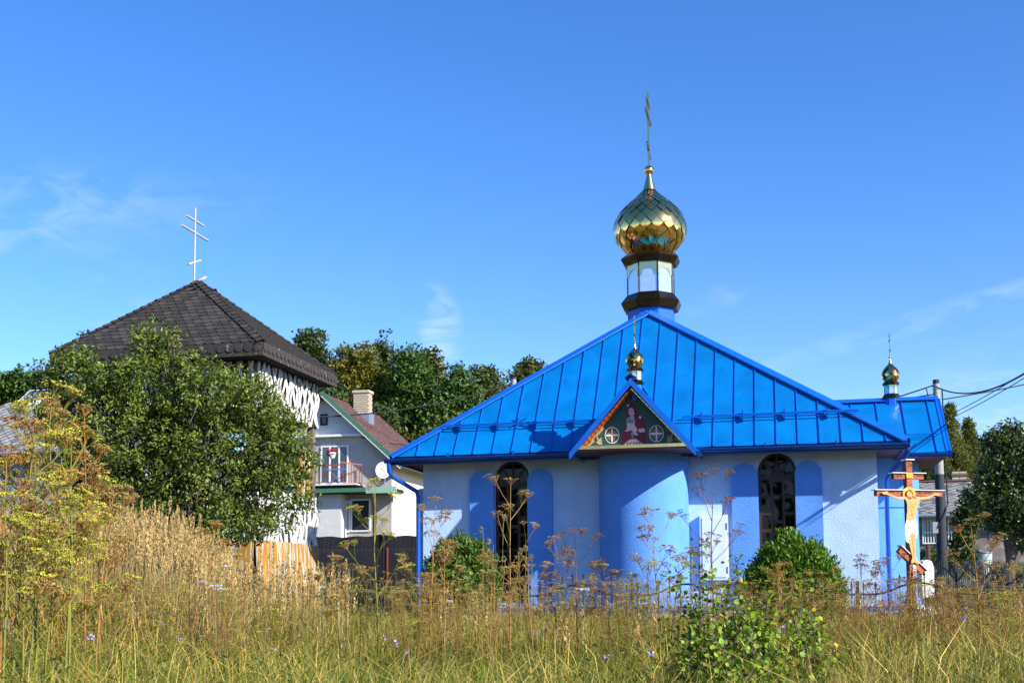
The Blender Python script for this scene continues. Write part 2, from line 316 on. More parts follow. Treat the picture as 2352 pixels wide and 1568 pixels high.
gn.links.new(fz.outputs[0], mxs.inputs[0]); gn.links.new(tr.outputs[0], mxs.inputs[1]); gn.links.new(gl.outputs[0], mxs.inputs[2]); gn.links.new(mxs.outputs[0], gn.nodes['Material Output'].inputs[0])
M['glassc'] = gm
for c in wins: window(c, .13); window(c, DP-.2)
# apses
def apse(cs, ct, r, zt, zband, name='apse'):
    o = MB().lathe([(r, .4), (r, zband), (r+.035, zband+.01), (r+.035, zt)], 64, (cs, ct)).build(name, M['blue'], church, smooth=True)
    MB().lathe([(r+.05, 1.023), (r+.07, 1.03), (r+.07, 1.09), (r+.01, 1.10)], 64, (cs, ct), close=False).build('apse_flashing', M['roofedge'], o, smooth=True)
    return o
apse(-4.98, -.12, .985, ZE, 4.12); apse(.14, 3.1, 1.0, ZE, 3.32); apse(-W-.02, 2.3, .78, 4.0, 3.4)
# electricity cabinet on the front wall
cabo = MB().box(-3.76, -3.15, -.15, -.004, 1.68, 3.1).build('meter_cabinet', M['cab'], church)
MB().box(-3.71, -3.20, -.165, -.152, 1.74, 3.04).build('cabinet_door', M['cab'], cabo)
for z in (1.9, 2.85): MB().box(-3.19, -3.165, -.175, -.152, z-.07, z+.07).build('hinge', M['zinc'], cabo)
# ---- main hipped roof
OV = .58; TE = -.62; A1, A2 = (SC, 2.35), (SC, 4.05); ZA = 8.23; TB = DP+.62; S0, S1 = -W-OV, OV
ZR = ZE+.02
roof = MB().add([(S0, TE, ZR), (S1, TE, ZR), (S1, TB, ZR), (S0, TB, ZR), (SC, A1[1], ZA-.03), (SC, A2[1], ZA-.03)],
                [(0, 1, 4), (1, 2, 5, 4), (2, 3, 5), (3, 0, 4, 5), (0, 3, 2, 1)]).build('main_roof', M['roofdark'], church)
def roof_plane(corners, along, n_seam, first, parent, step=.445, off=.02, seam=True):
    """corners: polygon (3 or 4 pts) of a roof plane, eave edge = corners[0]->corners[1]; cut into standing-seam panels"""
    C = [Vector(c) for c in corners]; e = (C[1]-C[0]); Lw = e.length; ex = e.normalized(); up = (C[-1]-C[0]); nrm = ex.cross(up).normalized()
    if nrm.z < 0: nrm = -nrm
    uy = nrm.cross(ex).normalized()
    if uy.z < 0: uy = -uy
    pl = [((c-C[0]).dot(ex), (c-C[0]).dot(uy)) for c in C]
    def clip(poly, x, keep_right):
        out = []
        for i in range(len(poly)):
            p, q = poly[i], poly[(i+1) % len(poly)]; ip = (p[0] >= x) == keep_right or p[0] == x; iq = (q[0] >= x) == keep_right or q[0] == x
            if ip: out.append(p)
            if ip != iq: t = (x-p[0])/(q[0]-p[0]); out.append((x, p[1]+t*(q[1]-p[1])))
        return out
    cuts = [0.]; x = first
    while x < Lw-.02: cuts.append(x); x += step
    cuts.append(Lw)
    w3 = lambda a, b, d: tuple(C[0]+ex*a+uy*b+nrm*d)
    for x0, x1 in zip(cuts[:-1], cuts[1:]):
        pp = clip(clip(pl, x0+.004, True), x1-.004, False)
        qq = []
        for p in pp:
            if not qq or math.dist(p, qq[-1]) > 1e-3: qq.append(p)
        if len(qq) < 3: continue
        MB().slab([qq], w3, off, off+.012+random.uniform(-.002, .002)).build('roof_panel', M['roof'], parent)
        if seam and x1 < Lw-.02:
            ys_ = [p[1] for p in qq if abs(p[0]-(x1-.004)) < 1e-3]
            if len(ys_) >= 2: MB().slab([[(x1-.009, min(ys_)), (x1+.009, min(ys_)), (x1+.009, max(ys_)), (x1-.009, max(ys_))]], w3, off, off+.042).build('standing_seam', M['roofedge'], parent)
roof_plane([(S0, TE, ZR), (S1, TE, ZR), (SC, A1[1], ZA)], 0, 0, .15+.02, roof)
roof_plane([(S1, TE, ZR), (S1, TB, ZR), (SC, A2[1], ZA), (SC, A1[1], ZA)], 0, 0, .4, roof)
roof_plane([(S1, TB, ZR), (S0, TB, ZR), (SC, A2[1], ZA)], 0, 0, .4, roof, step=.89)
roof_plane([(S0, TB, ZR), (S0, TE, ZR), (SC, A1[1], ZA), (SC, A2[1], ZA)], 0, 0, .4, roof)
def cap(a, b, wd, parent, nm='ridge_cap', sag=.045, rise=.06):   # folded flashing over a hip or a ridge
    a = Vector(a); b = Vector(b); d = (b-a).normalized(); sd = d.cross(Vector((0, 0, 1))).normalized(); up = sd.cross(d).normalized()
    vs = []
    for p in (a, b):
        for k, h in ((-1, rise-wd*.55), (-.96, rise-wd*.55+.03), (0, rise+.03), (.96, rise-wd*.55+.03), (1, rise-wd*.55)): vs.append(p+sd*wd*k+up*h)
    return MB().add(vs, [(0, 1, 6, 5), (1, 2, 7, 6), (2, 3, 8, 7), (3, 4, 9, 8)]).build(nm, M['roofedge'], parent)
for a_, b_ in (((S0, TE, ZR), (SC, A1[1], ZA)), ((S1, TE, ZR), (SC, A1[1], ZA)), ((SC, A1[1], ZA), (SC, A2[1], ZA)), ((S1, TB, ZR), (SC, A2[1], ZA)), ((S0, TB, ZR), (SC, A2[1], ZA))): cap(a_, b_, .16, roof)
# soffit boards, fascia, gutters
sof = MB().box(S0+.03, S1-.03, TE+.03, -.003, ZR-.06, ZR-.03); sof.box(S0+.03, S1-.03, DP+.003, TB-.03, ZR-.06, ZR-.03); sof.box(S0+.03, -W-.003, 0, DP, ZR-.06, ZR-.03); sof.box(.003, S1-.03, 0, DP, ZR-.06, ZR-.03)
sof = sof.build('soffit', M['soffit'], church)
for k in range(5): MB().box(.01, S1-.04, -.58+k*.13, -.468+k*.13, ZR-.072, ZR-.061).build('soffit_board', M['soffit'], sof)
fb = MB(); fb.box(S0, S1, TE, TE+.025, ZR-.17, ZR-.003); fb.box(S0, S1, TB-.025, TB, ZR-.12, ZR-.003); fb.box(S0, S0+.025, TE+.03, TB-.03, ZR-.12, ZR-.003); fb.box(S1-.025, S1, TE+.03, TB-.03, ZR-.12, ZR-.003)
fb.build('fascia', M['roofdark'], church)
def gutter(a, b, r=.09, nm='gutter', parent=None):
    a = Vector(a); b = Vector(b); d = (b-a).normalized(); sd = d.cross(Vector((0, 0, 1))).normalized(); vs = []; n = 8
    for p in (a, b):
        for k in range(n+1): t = math.pi*k/n; vs.append(p+sd*r*math.cos(t)-Vector((0, 0, 1))*r*math.sin(t))
        for k in range(n, -1, -1): t = math.pi*k/n; vs.append(p+sd*(r-.008)*math.cos(t)-Vector((0, 0, 1))*(r-.008)*math.sin(t))
    m = 2*(n+1); fs = [(i, (i+1) % m, (i+1) % m+m, i+m) for i in range(m)]+[tuple(range(m))[::-1], tuple(range(m, 2*m))]
    g = MB().add(vs, fs).build(nm, M['roofdark'], parent or church)
    nb = int((b-a).length/1.3)
    for i in range(1, nb):
        p = a+(b-a)*i/nb; MB().tube([p-d*.012, p+d*.012], r+.006, 12).build('gutter_joint', M['roofdark'], g)
    return g
ZG = ZR-.02
gutter((S0-.12, TE-.085, ZG-.02), (-6.3, TE-.085, ZG)); gutter((-3.78, TE-.085, ZG), (S1+.03, TE-.085, ZG-.02))
gutter((S1+.085, TE+.02, ZG), (S1+.085, 1.35, ZG))
# downpipes
p = [(S0-.02, TE-.08, ZG-.06), (S0-.02, TE-.07, ZG-.30), (S0+.05, TE+.0, ZG-.42), (-W-.13, -.10, ZG-.72), (-W-.1, -.07, ZG-.85), (-W-.1, -.07, 1.1), (-W-.1, -.12, .95)]
MB().tube(p, .052, 12).build('downpipe', M['pipe'], church, smooth=True)
p = [(S1-.02, TE-.06, ZG-.06), (S1-.02, TE-.03, ZG-.22), (S1-.06, TE+.03, ZG-.30), (.22, .20, ZG-.62), (.2, .25, ZG-.74), (.2, .25, 1.1), (.2, .2, .95)]
dpp = MB().tube(p, .048, 12).build('downpipe', M['pipe'], church, smooth=True)
for z in (3.4, 2.2): MB().tube([(.2, .25, z), (.2, .25, z+.03)], .056, 12).build('pipe_clip', M['pipe'], dpp)
# snow guards on the front slope
SL = (ZA-ZR)/(A1[1]-TE); nrmv = Vector((0, -SL, 1)).normalized()
def onroof(s_, t_, h=.05): return Vector((s_, t_, ZR+SL*(t_-TE)))+nrmv*h
def snow(s0, s1, t_=-.12):
    g = MB()
    for dt, h in ((0, .16), (.055, .12)): g.tube([onroof(s0, t_+dt, h), onroof(s1, t_+dt, h)], .016, 6)
    g = g.build('snow_guard', M['roofedge'], church); s_ = s0+.42
    while s_ < s1:
        MB().beam(onroof(s_, t_-.05, .07), onroof(s_, t_+.09, .15), .03, .10, nrmv).build('guard_bracket', M['roofdark'], g); s_ += .89
snow(-9.6, -6.0); snow(-4.1, -.35)
# ---- front gable roof over the apse
GT0, GT1 = -1.82, 1.0; GA, GZ, GE = -5.02, 5.87, 4.47; HW = 1.20
ghalf = math.atan2(GZ-GE, HW)
gr = MB().add([(GA-HW, GT0+.40, GE+.02), (GA+HW, GT0+.40, GE+.02), (GA, GT0+.40, GZ-.06), (GA-HW, GT1, GE+.02), (GA+HW, GT1, GE+.02), (GA, GT1, GZ-.06)], [(0, 3, 5, 2), (1, 2, 5, 4), (0, 1, 4, 3), (3, 4, 5)]).build('gable_roof', M['roofdark'], church)
for sg in (-1, 1):
    a0 = Vector((GA, GT0, GZ)); e0 = Vector((GA+sg*(HW+.12), GT0, GE-.12*(GZ-GE)/HW)); n_ = Vector((sg*(GZ-GE), 0, HW)).normalized()
    for k in range(5):
        y0, y1 = GT0+k*.6+.003, min(GT0+k*.6+.597, GT1)
        vs = [Vector((q.x, y, q.z))+n_*h for h in (.0, .014) for q, y in ((a0, y0), (e0, y0), (e0, y1), (a0, y1))]
        MB().add(vs, [(0, 1, 2, 3), (4, 5, 6, 7), (0, 1, 5, 4), (1, 2, 6, 5), (2, 3, 7, 6), (3, 0, 4, 7)]).build('roof_panel', M['roof'], gr)
        if k: MB().beam(Vector((a0.x, y0, a0.z))+n_*.03, Vector((e0.x, y0, e0.z))+n_*.03, .022, .05, n_).build('standing_seam', M['roofedge'], gr)
    vs = []                                           # verge board
    for y in (GT0-.03, GT0+.0):
        vs += [(GA, y, GZ+.035), (e0.x, y, e0.z+.035), (e0.x, y, e0.z-.11), (GA, y, GZ-.125)]
    MB().add(vs, [(0, 1, 2, 3), (4, 5, 6, 7), (0, 1, 5, 4), (1, 2, 6, 5), (2, 3, 7, 6), (3, 0, 4, 7)]).build('verge_board', M['roofedge'], gr)
    # tiled reveal under the verge: small gold / red-brown plates
    for k in range(16):
        f0, f1 = k/16+.004, (k+1)/16-.004
        q0 = Vector((GA+sg*(HW-.03)*f0, 0, GZ-.17-(GZ-GE-.1)*f0)); q1 = Vector((GA+sg*(HW-.03)*f1, 0, GZ-.17-(GZ-GE-.1)*f1)); nd = Vector((-sg*(GZ-GE), 0, -HW)).normalized()
        vs = [Vector((q.x, y, q.z))+nd*h for h in (0, .02) for q, y in ((q0, GT0+.02), (q1, GT0+.02), (q1, GT0+.355), (q0, GT0+.355))]
        MB().add(vs, [(0, 1, 2, 3), (4, 5, 6, 7), (0, 1, 5, 4), (1, 2, 6, 5), (2, 3, 7, 6), (3, 0, 4, 7)]).build('reveal_plate', M['crosswood'] if sg < 0 else M['goldpale'], gr)
cap((GA, GT0-.02, GZ+.03), (GA, GT1, GZ+.03), .12, gr)
gsf = MB().box(GA-HW-.03, GA+HW+.03, GT0+.02, -.01, GE-.07, GE-.04).build('gable_soffit', M['soffit'], church)
MB().box(GA-HW+.02, GA+HW-.02, GT0+.0, GT0+.40, GE-.038, GE+.03).build('gold_sill', M['gold'], church)
for sg in (-1, 1): gutter((GA+sg*(HW+.12), GT0+.03, GE-.10), (GA+sg*(HW+.12), -.55, GE-.10), .06)
# painted pediment panel (a plain, generic picture of a robed mother and child)
ty = GT0+.36
tym = MB().slab([[(GA-HW+.04, GE+.032), (GA+HW-.04, GE+.032), (GA, GZ-.13)]], XZ, ty, ty+.03).build('painted_pediment', M['icon'], church)
Zp = lambda px, py: (GA+(px-1083)*.00153*.93, GE+.05+(1080-py)*.00158)
def paint(pts, m, name, d=.004, lv=1): return MB().slab([[Zp(*q) for q in pts]], XZ, ty-d*lv, ty-d*(lv-1)-.0006 if lv == 1 else ty-d*(lv-1)-.0004).build(name, m, tym)
def ell(cx, cy, rx, ry, n=20, a0=0): return [(cx+rx*math.cos(2*math.pi*k/n+a0), cy+ry*math.sin(2*math.pi*k/n+a0)) for k in range(n)]
paint([(905, 1078), (905, 960), (925, 880), (965, 800), (975, 720), (965, 640), (985, 560), (1020, 510), (1065, 490), (1120, 515), (1150, 575), (1165, 650), (1225, 690), (1260, 760), (1275, 880), (1278, 1000), (1268, 1078)], M['maroon'], 'painted_robe')
paint(ell(1060, 620, 48, 62), M['lilac'], 'painted_face', lv=2)
paint([(985, 780), (985, 710), (1040, 690), (1110, 740), (1100, 800), (1140, 860), (1130, 900), (1060, 880), (985, 850)], M['lilac'], 'painted_child', lv=2)
paint([(990, 770), (995, 715), (1040, 700), (1100, 745), (1080, 780), (1035, 775)], M['teal'], 'painted_tunic', lv=3)
paint(ell(1070, 700, 26, 30), M['lilac'], 'painted_child_face', lv=4)
paint([(920, 1078), (960, 1040), (1020, 1000), (1110, 990), (1180, 1030), (1250, 1078)], M['lilac'], 'painted_rock', lv=2)
for pts in ([(1150, 860), (1240, 850), (1260, 900), (1170, 905)], [(950, 880), (1010, 840), (1050, 860), (1000, 890)], [(1060, 870), (1140, 920), (1150, 950), (1090, 930)]): paint(pts, M['lilac'], 'painted_hand', lv=3)
paint([(1040, 900), (1085, 900), (1080, 980), (1060, 985)], M['teal'], 'painted_ribbon', lv=3)
for k in range(7): x = 1160+k*14; paint([(x, 930), (x+5, 930), (x-8+k*2, 1060), (x-13+k*2, 1060)], M['ink'], 'painted_fold', lv=2)
for k in range(5): x = 980+k*45; paint([(x, 1062), (x+22, 1030), (x+30, 1036), (x+8, 1070)], M['ink'], 'painted_crack', lv=3)
paint([(1025, 560), (1065, 548), (1105, 575), (1112, 640), (1100, 640), (1092, 588), (1062, 566), (1030, 576)], M['ink'], 'painted_hair_line', lv=3)
for q in ((1005, 538, 16), (1185, 703, 18)): paint(ell(q[0], q[1], q[2], q[2], 12), M['pink'], 'painted_star', lv=3)
def ring(cx, cy, r0, r1, m, name, n=32):
    return MB().slab([[Zp(*q) for q in ell(cx, cy, r1, r1*1.05, n)], [Zp(*q) for q in ell(cx, cy, r0, r0*1.05, n)]], XZ, ty-.006, ty-.0006).build(name, m, tym)
ring(1070, 570, 104, 109, M['maroon'], 'painted_halo_ring')
for cx in (762, 1423):
    ring(cx, 930, 98, 108, M['pink'], 'medallion_ring')
    paint([(cx-10, 838), (cx+10, 838), (cx+13, 915), (cx+88, 918), (cx+88, 942), (cx+13, 945), (cx+10, 1025), (cx-10, 1025), (cx-13, 945), (cx-88, 942), (cx-88, 918), (cx-13, 915)], M['pink'], 'medallion_cross', lv=1)
    for sx in (-1, 1):
        for sy in (-1, 1): paint([(cx+sx*28, 930+sy*66), (cx+sx*36, 930+sy*66), (cx+sx*36, 930+sy*36), (cx+sx*68, 930+sy*36), (cx+sx*68, 930+sy*28), (cx+sx*28, 930+sy*28)], M['ochre'], 'medallion_corner', lv=1)
for sg in (-1, 1):
    X_ = lambda x: x if sg < 0 else 2166-x+22
    for pts in ([(385, 1060), (440, 1020), (480, 930), (560, 880), (632, 800), (630, 850), (570, 910), (500, 950), (470, 1030), (420, 1060)], [(515, 930), (535, 925), (560, 985), (600, 950), (610, 1050), (560, 1050), (520, 1020), (545, 1000)], [(470, 985), (480, 980), (500, 1020), (490, 1025)]):
        paint([(X_(x), y) for x, y in pts], M['ochre'], 'painted_scroll')
paint([(1074, 312), (1084, 312), (1084, 330), (1108, 330), (1108, 340), (1084, 340), (1084, 408), (1074, 408), (1074, 340), (1050, 340), (1050, 330), (1074, 330)], M['ochre'], 'painted_cross')
# ---- side porch with gable roof
PT0, PTR, PT1 = 1.45, 3.1, 4.75; PE, PR = 4.47, 5.90; PS = 1.66
pr = MB().add([(-3, PT0, PE), (PS, PT0, PE), (PS, PTR, PR-.03), (-3, PTR, PR-.03), (PS, PT1, PE), (-3, PT1, PE)], [(0, 1, 2, 3), (3, 2, 4, 5), (0, 5, 4, 1), (1, 4, 2)]).build('porch_roof', M['roofdark'], church)
roof_plane([(-3, PT0, PE), (PS, PT0, PE), (PS, PTR, PR), (-3, PTR, PR)], 0, 0, .35, pr, step=.58)
roof_plane([(PS, PT1, PE), (-3, PT1, PE), (-3, PTR, PR), (PS, PTR, PR)], 0, 0, .35, pr, step=.58)
cap((-3, PTR, PR+.02), (PS+.02, PTR, PR+.02), .13, pr)
for t_ in (PT0, PT1):
    MB().beam((PS, t_, PE+.03), (PS, PTR, PR+.03), .12, .05, (0, 0, 1)).build('verge_board', M['roofedge'], pr)
    MB().beam((PS+.02, t_, PE-.04), (PS+.02, PTR, PR-.04), .02, .16, (0, 0, 1)).build('verge_board', M['roofdark'], pr)
MB().box(.6, PS, PT0, PT1, PE-.05, PE-.015).build('porch_soffit', M['soffit'], church)
gutter((.72, PT0-.09, PE+.0), (PS+.05, PT0-.09, PE-.01))
MB().slab([[(PT0+.05, PE), (PT1-.05, PE), (PTR, PR-.1)]], lambda a, b, d: (d, a, b), PS-.14, PS-.1).build('porch_gable', M['crossside'], church)
gd = MB()
for dt, h in ((0, .16), (.06, .12)):
    n_ = Vector((0, -(PR-PE), PTR-PT0)).normalized(); gd.tube([Vector((.2, 1.85+dt, PE+(.4+dt)*.867))+n_*h, Vector((1.5, 1.85+dt, PE+(.4+dt)*.867))+n_*h], .011, 6)
gd.build('snow_guard', M['roofedge'], church)
# ---- cupolas
def cupola(cs, ct, z0, k, kd, kc, rows, around, name, parent=church, base_drop=1.):
    """z0 = underside of lower skirt; k overall scale, kd dome radius factor, kc cross factor"""
    c8 = math.pi/8
    Zs = lambda v: z0+(722-v)*.01132*k
    R8 = lambda px: px*.0109*k/math.cos(c8)*1.0
    core = MB().lathe([(R8(52), Zs(722)-base_drop), (R8(52), Zs(722)+.0)], 8, (cs, ct), .5).build(name, M['roofedge'], parent)
    MB().lathe([(R8(50), Zs(722)+.002), (R8(50), Zs(700))], 8, (cs, ct), .5).build('drum_base', M['roofdark'], core)
    MB().lathe([(R8(60), Zs(723)), (R8(67), Zs(707)), (R8(66), Zs(706)), (R8(53), Zs(689)), (R8(47), Zs(689))], 8, (cs, ct), .5).build('lower_skirt', M['golddark'], core)
    MB().lathe([(R8(58), Zs(621)), (R8(66), Zs(608)), (R8(65), Zs(606)), (R8(50), Zs(593)), (R8(42), Zs(582)), (R8(30), Zs(575))], 8, (cs, ct), .5).build('upper_skirt', M['golddark'], core)
    MB().lathe([(R8(49.5), Zs(689)+.001), (R8(49.5), Zs(618))], 8, (cs, ct), .5).build('drum', M['goldpale'], core)
    ap = 50.2*.0109*k; hwf = ap*math.tan(c8)
    for q in range(8):
        an = q*math.pi/4; ca, sa = math.cos(an), math.sin(an)
        fn = lambda a, b, d: (cs+(ap+d)*ca-a*sa, ct+(ap+d)*sa+a*ca, b)
        MB().slab([[(-hwf*.90, Zs(688)), (hwf*.90, Zs(688)), (hwf*.90, Zs(622)), (-hwf*.90, Zs(622))]], fn, .002*k, .012*k).build('mirror_panel', M['mirror'], core)
        ra = hwf*.66; zc = Zs(648)
        tri = [(-hwf*.98, Zs(650)), (-hwf*.98, Zs(621)), (hwf*.98, Zs(621)), (hwf*.98, Zs(650)), (ra, Zs(650))]+[(ra*math.cos(math.pi*j/10), zc+ra*.95*math.sin(math.pi*j/10)) for j in range(11)]+[(-ra, Zs(650))]
        MB().slab([tri], fn, .014*k, .026*k).build('arch_trim', M['goldpale'], core)
        MB().slab([[(hwf*.92, Zs(688)), (hwf*1.02, Zs(688)), (hwf*1.02, Zs(621)), (hwf*.92, Zs(621))]], fn, .004*k, .03*k).build('drum_rib', M['golddark'], core)
    # onion profile
    prof = [(445, 15), (453, 19), (460, 25), (468, 36), (477, 49), (488, 62), (500, 72), (514, 80), (530, 85), (546, 85), (562, 79), (576, 68), (588, 54), (600, 42)]
    vv = [p[0] for p in prof]; rr = [p[1] for p in prof]
    Rp = lambda v: np.interp(v, vv, rr)*.0109*k*kd
    MB().lathe([(float(Rp(v))*.97, Zs(v)) for v in vv[::-1]], 40, (cs, ct)).build('dome_core', M['golddark'], core, smooth=True)
    # arc-length spaced rows of diamond plates
    vf = np.linspace(447, 598, 200); arc = np.concatenate([[0], np.cumsum(np.hypot(np.diff(Rp(vf)), np.diff(vf)*.01132*k))]); 
    rowv = [float(np.interp(arc[-1]*i/(rows+1), arc, vf)) for i in range(rows+2)]
    for i in range(rows):
        va, vb, vc = rowv[i], rowv[i+1], rowv[i+2]; half = math.pi/around
        A = np.array([Rp(va), 0, Zs(va)]); Cc = np.array([Rp(vc), 0, Zs(vc)]); rb = Rp(vb)
        Bl = np.array([rb*math.cos(half), -rb*math.sin(half), Zs(vb)]); Br = np.array([rb*math.cos(half), rb*math.sin(half), Zs(vb)])
        cen = (A+Cc+Bl+Br)/4; 
        out = np.array([1, 0, 0.])*.006*k*3
        pts = [cen+(q-cen)*.972 for q in (A, Bl, Cc, Br)]
        pts[2] = pts[2]+out*.8; pts[0] = pts[0]-out*.3
        mid = cen+out*1.1+np.array([.004*k, 0, 0])
        me = bpy.data.meshes.new('gold_scale'); me.from_pydata([tuple(map(float, q)) for q in pts]+[tuple(map(float, mid))], [], [(0, 1, 4), (1, 2, 4), (2, 3, 4), (3, 0, 4)]); me.materials.append(M['gold'])
        me.polygons.foreach_set('use_smooth', [True]*4)
        for j in range(around):
            o = bpy.data.objects.new('gold_scale', me); col.objects.link(o); o.parent = core; an = 2*math.pi*(j+(i % 2)*.5)/around
            o.location = (cs, ct, 0); o.rotation_euler = (random.uniform(-.0012, .0012), random.uniform(-.0012, .0012), an)
    MB().lathe([(15.5*.0109*k, Zs(447)), (11*.0109*k, Zs(432)), (5.5*.0109*k, Zs(409))], 24, (cs, ct)).build('spire_cone', M['goldpale'], core, smooth=True)
    zb = Zs(400); rb = 11.5*.0109*k
    MB().lathe([(rb*math.sin(math.pi*j/12)+1e-4, zb-rb*math.cos(math.pi*j/12)) for j in range(13)], 20, (cs, ct)).build('orb', M['gold'], core, smooth=True)
    # three-bar cross, bars along T
    h0 = zb+rb*.8; H = (1.95*kc); wd = .055*max(kc, .45)
    cr = MB().box(cs-wd/2, cs+wd/2, ct-wd/2, ct+wd/2, h0, h0+H)
    e = .002
    cr.box(cs-wd/2-e, cs+wd/2+e, ct-.33*kc, ct+.33*kc, h0+H*.845, h0+H*.885)
    cr.box(cs-wd/2-e, cs+wd/2+e, ct-.60*kc, ct+.60*kc, h0+H*.66, h0+H*.705)
    cr.beam((cs, ct-.30*kc, h0+H*.27), (cs, ct+.30*kc, h0+H*.16), wd+2*e, .07*kc, (0, 0, 1))
    cr.build('cross', M['goldpale'], core)
    return core
cupola(-5.09, 3.2, 8.47, 1., 1., 1., 13, 20, 'main_cupola')
cupola(-4.98, -1.35, 5.83, .25, .86, .285, 7, 12, 'small_cupola', base_drop=.35)
cupola(.62, 3.1, 5.99, .27, .84, .30, 7, 12, 'small_cupola', base_drop=.45)
# ================================================================== BELL TOWER
kT = 25/23.5
Tc = P(603, 785, 25); Tc[2] = 0
tower = empty('bell_tower', Tc, -PSI, label='wooden bell tower with dark shingled pyramid roof, white wattle slats and ochre boards', category='bell tower')
TL, TD = 5.16, 4.30; TZ, TF, TA = 6.85, 6.58, 8.93; AP = (-2.75, 2.3)
tr_ = MB().add([(0, 0, TZ), (0, TD, TZ), (-TL, TD, TZ), (-TL, 0, TZ), (AP[0], AP[1], TA), (0, 0, TF), (0, TD, TF), (-TL, TD, TF), (-TL, 0, TF)],
               [(0, 1, 4), (1, 2, 4), (2, 3, 4), (3, 0, 4), (0, 5, 6, 1), (1, 6, 7, 2), (2, 7, 8, 3), (3, 8, 5, 0), (8, 7, 6, 5)]).build('tower_roof', M['shingle2'], tower)
def shingles(c0, c1, apex, wd, rows, parent, single, mats, edge=.3):
    C0 = Vector(c0); C1 = Vector(c1); A = Vector(apex); ex = (C1-C0).normalized(); Lw = (C1-C0).length
    n_ = ex.cross(A-C0).normalized(); n_ = n_ if n_.z > 0 else -n_
    uy = n_.cross(ex).normalized(); uy = uy if uy.z > 0 else -uy
    ax, ay = (A-C0).dot(ex), (A-C0).dot(uy); dy = ay/rows; cnt = 0; bulk = MB(); L0 = []
    sh = []
    for mt in mats:
        out = [(-wd/2+.004, dy*1.25), (-wd/2+.004, dy*.50)]+[(-(wd/2-.004)*math.cos(math.pi*k/6), dy*.50-dy*.56*math.sin(math.pi*k/6)) for k in range(1, 6)]+[(wd/2-.004, dy*.50), (wd/2-.004, dy*1.25)]
        m_ = MB(); nn = len(out); vs = [(p[0], p[1], .014+(.022 if p[1] < dy*.6 else 0)) for p in out]+[(p[0], p[1], .0) for p in out]
        m_.add(vs, [tuple(range(nn))[::-1]]+[(i, (i+1) % nn, (i+1) % nn+nn, i+nn) for i in range(nn)])
        me = bpy.data.meshes.new('shingle'); me.from_pydata(m_.v, [], m_.f); me.materials.append(mt); me.flip_normals(); sh.append((me, m_))
    R = Matrix((ex, uy, n_)).transposed()
    for r in range(rows):
        y = r*dy; xl = ax*(y+dy*.3)/ay; xr = Lw-(Lw-ax)*(y+dy*.3)/ay; x = (r % 2)*wd/2
        while x < Lw:
            if xl+wd*edge < x < xr-wd*edge:
                p = C0+ex*x+uy*y+n_*.004; me, m_ = random.choice(sh)
                if single and cnt < 300:
                    o = bpy.data.objects.new('shingle', me); col.objects.link(o); o.parent = parent
                    o.matrix_local = Matrix.Translation(p)@R.to_4x4()@Matrix.Rotation(random.uniform(-.03, .03), 4, 'Z'); cnt += 1
                else: bulk.add([p+R@Vector(v) for v in m_.v], m_.f)
            x += wd
    if bulk.v: bulk.build('shingle', mats[0], parent, kind='stuff')
    return cnt
smats = (M['shingle'], M['shingle2'], M['shingle3'])
shingles((-TL, 0, TZ), (0, 0, TZ), (*AP, TA), .215, 19, tr_, True, smats)
shingles((0, 0, TZ), (0, TD, TZ), (*AP, TA), .215, 19, tr_, False, smats[1:])
shingles((0, TD, TZ), (-TL, TD, TZ), (*AP, TA), .43, 10, tr_, False, smats[1:], .62)
shingles((-TL, TD, TZ), (-TL, 0, TZ), (*AP, TA), .43, 10, tr_, False, smats[1:], .62)
for c in ((0, 0), (0, TD), (-TL, 0), (-TL, TD)):     # hip shingles
    a_ = Vector((c[0], c[1], TZ)); b_ = Vector((*AP, TA)); n = 20
    for k in range(n):
        p0 = a_+(b_-a_)*(k/n); p1 = a_+(b_-a_)*((k+1.15)/n); d = (p1-p0).normalized(); sd = d.cross(Vector((0, 0, 1))).normalized(); up = sd.cross(d)
        MB().add([p0-sd*.13-up*.02+up*.03, p0+up*.075, p0+sd*.13-up*.02+up*.03, p1-sd*.12-up*.035+up*.02, p1+up*.05, p1+sd*.12-up*.035+up*.02], [(0, 1, 4, 3), (1, 2, 5, 4)]).build('hip_shingle', random.choice(smats), tr_)
for (q0, q1, out) in (((-TL, 0), (0, 0), (0, -1)), ((0, 0), (0, TD), (1, 0))):   # fascia of scalloped shingles
    n = 24 if out[0] == 0 else 20; a_ = Vector((*q0, 0)); b_ = Vector((*q1, 0)); wd = (b_-a_).length/n; ex = (b_-a_).normalized(); o3 = Vector((*out, 0))
    for k in range(n):
        c_ = a_+ex*(k+.5)*wd; m_ = MB(); pts = [(-wd/2+.004, TZ+.01), (wd/2-.004, TZ+.01), (wd/2-.004, TZ-.09)]+[((wd/2-.004)*math.cos(math.pi*j/6), TZ-.09-.10*math.sin(math.pi*j/6)) for j in range(1, 6)]+[(-wd/2+.004, TZ-.09)]
        m_.slab([pts], lambda a, b, d: tuple(c_+ex*a+o3*d+Vector((0, 0, b))), .002, .034); m_.build('fascia_shingle', M['fascia'], tr_)
    MB().beam(a_+o3*.008+Vector((0, 0, TF+.06)), b_+o3*.008+Vector((0, 0, TF+.06)), .012, .14).build('fascia_board', M['fascia'], tr_)
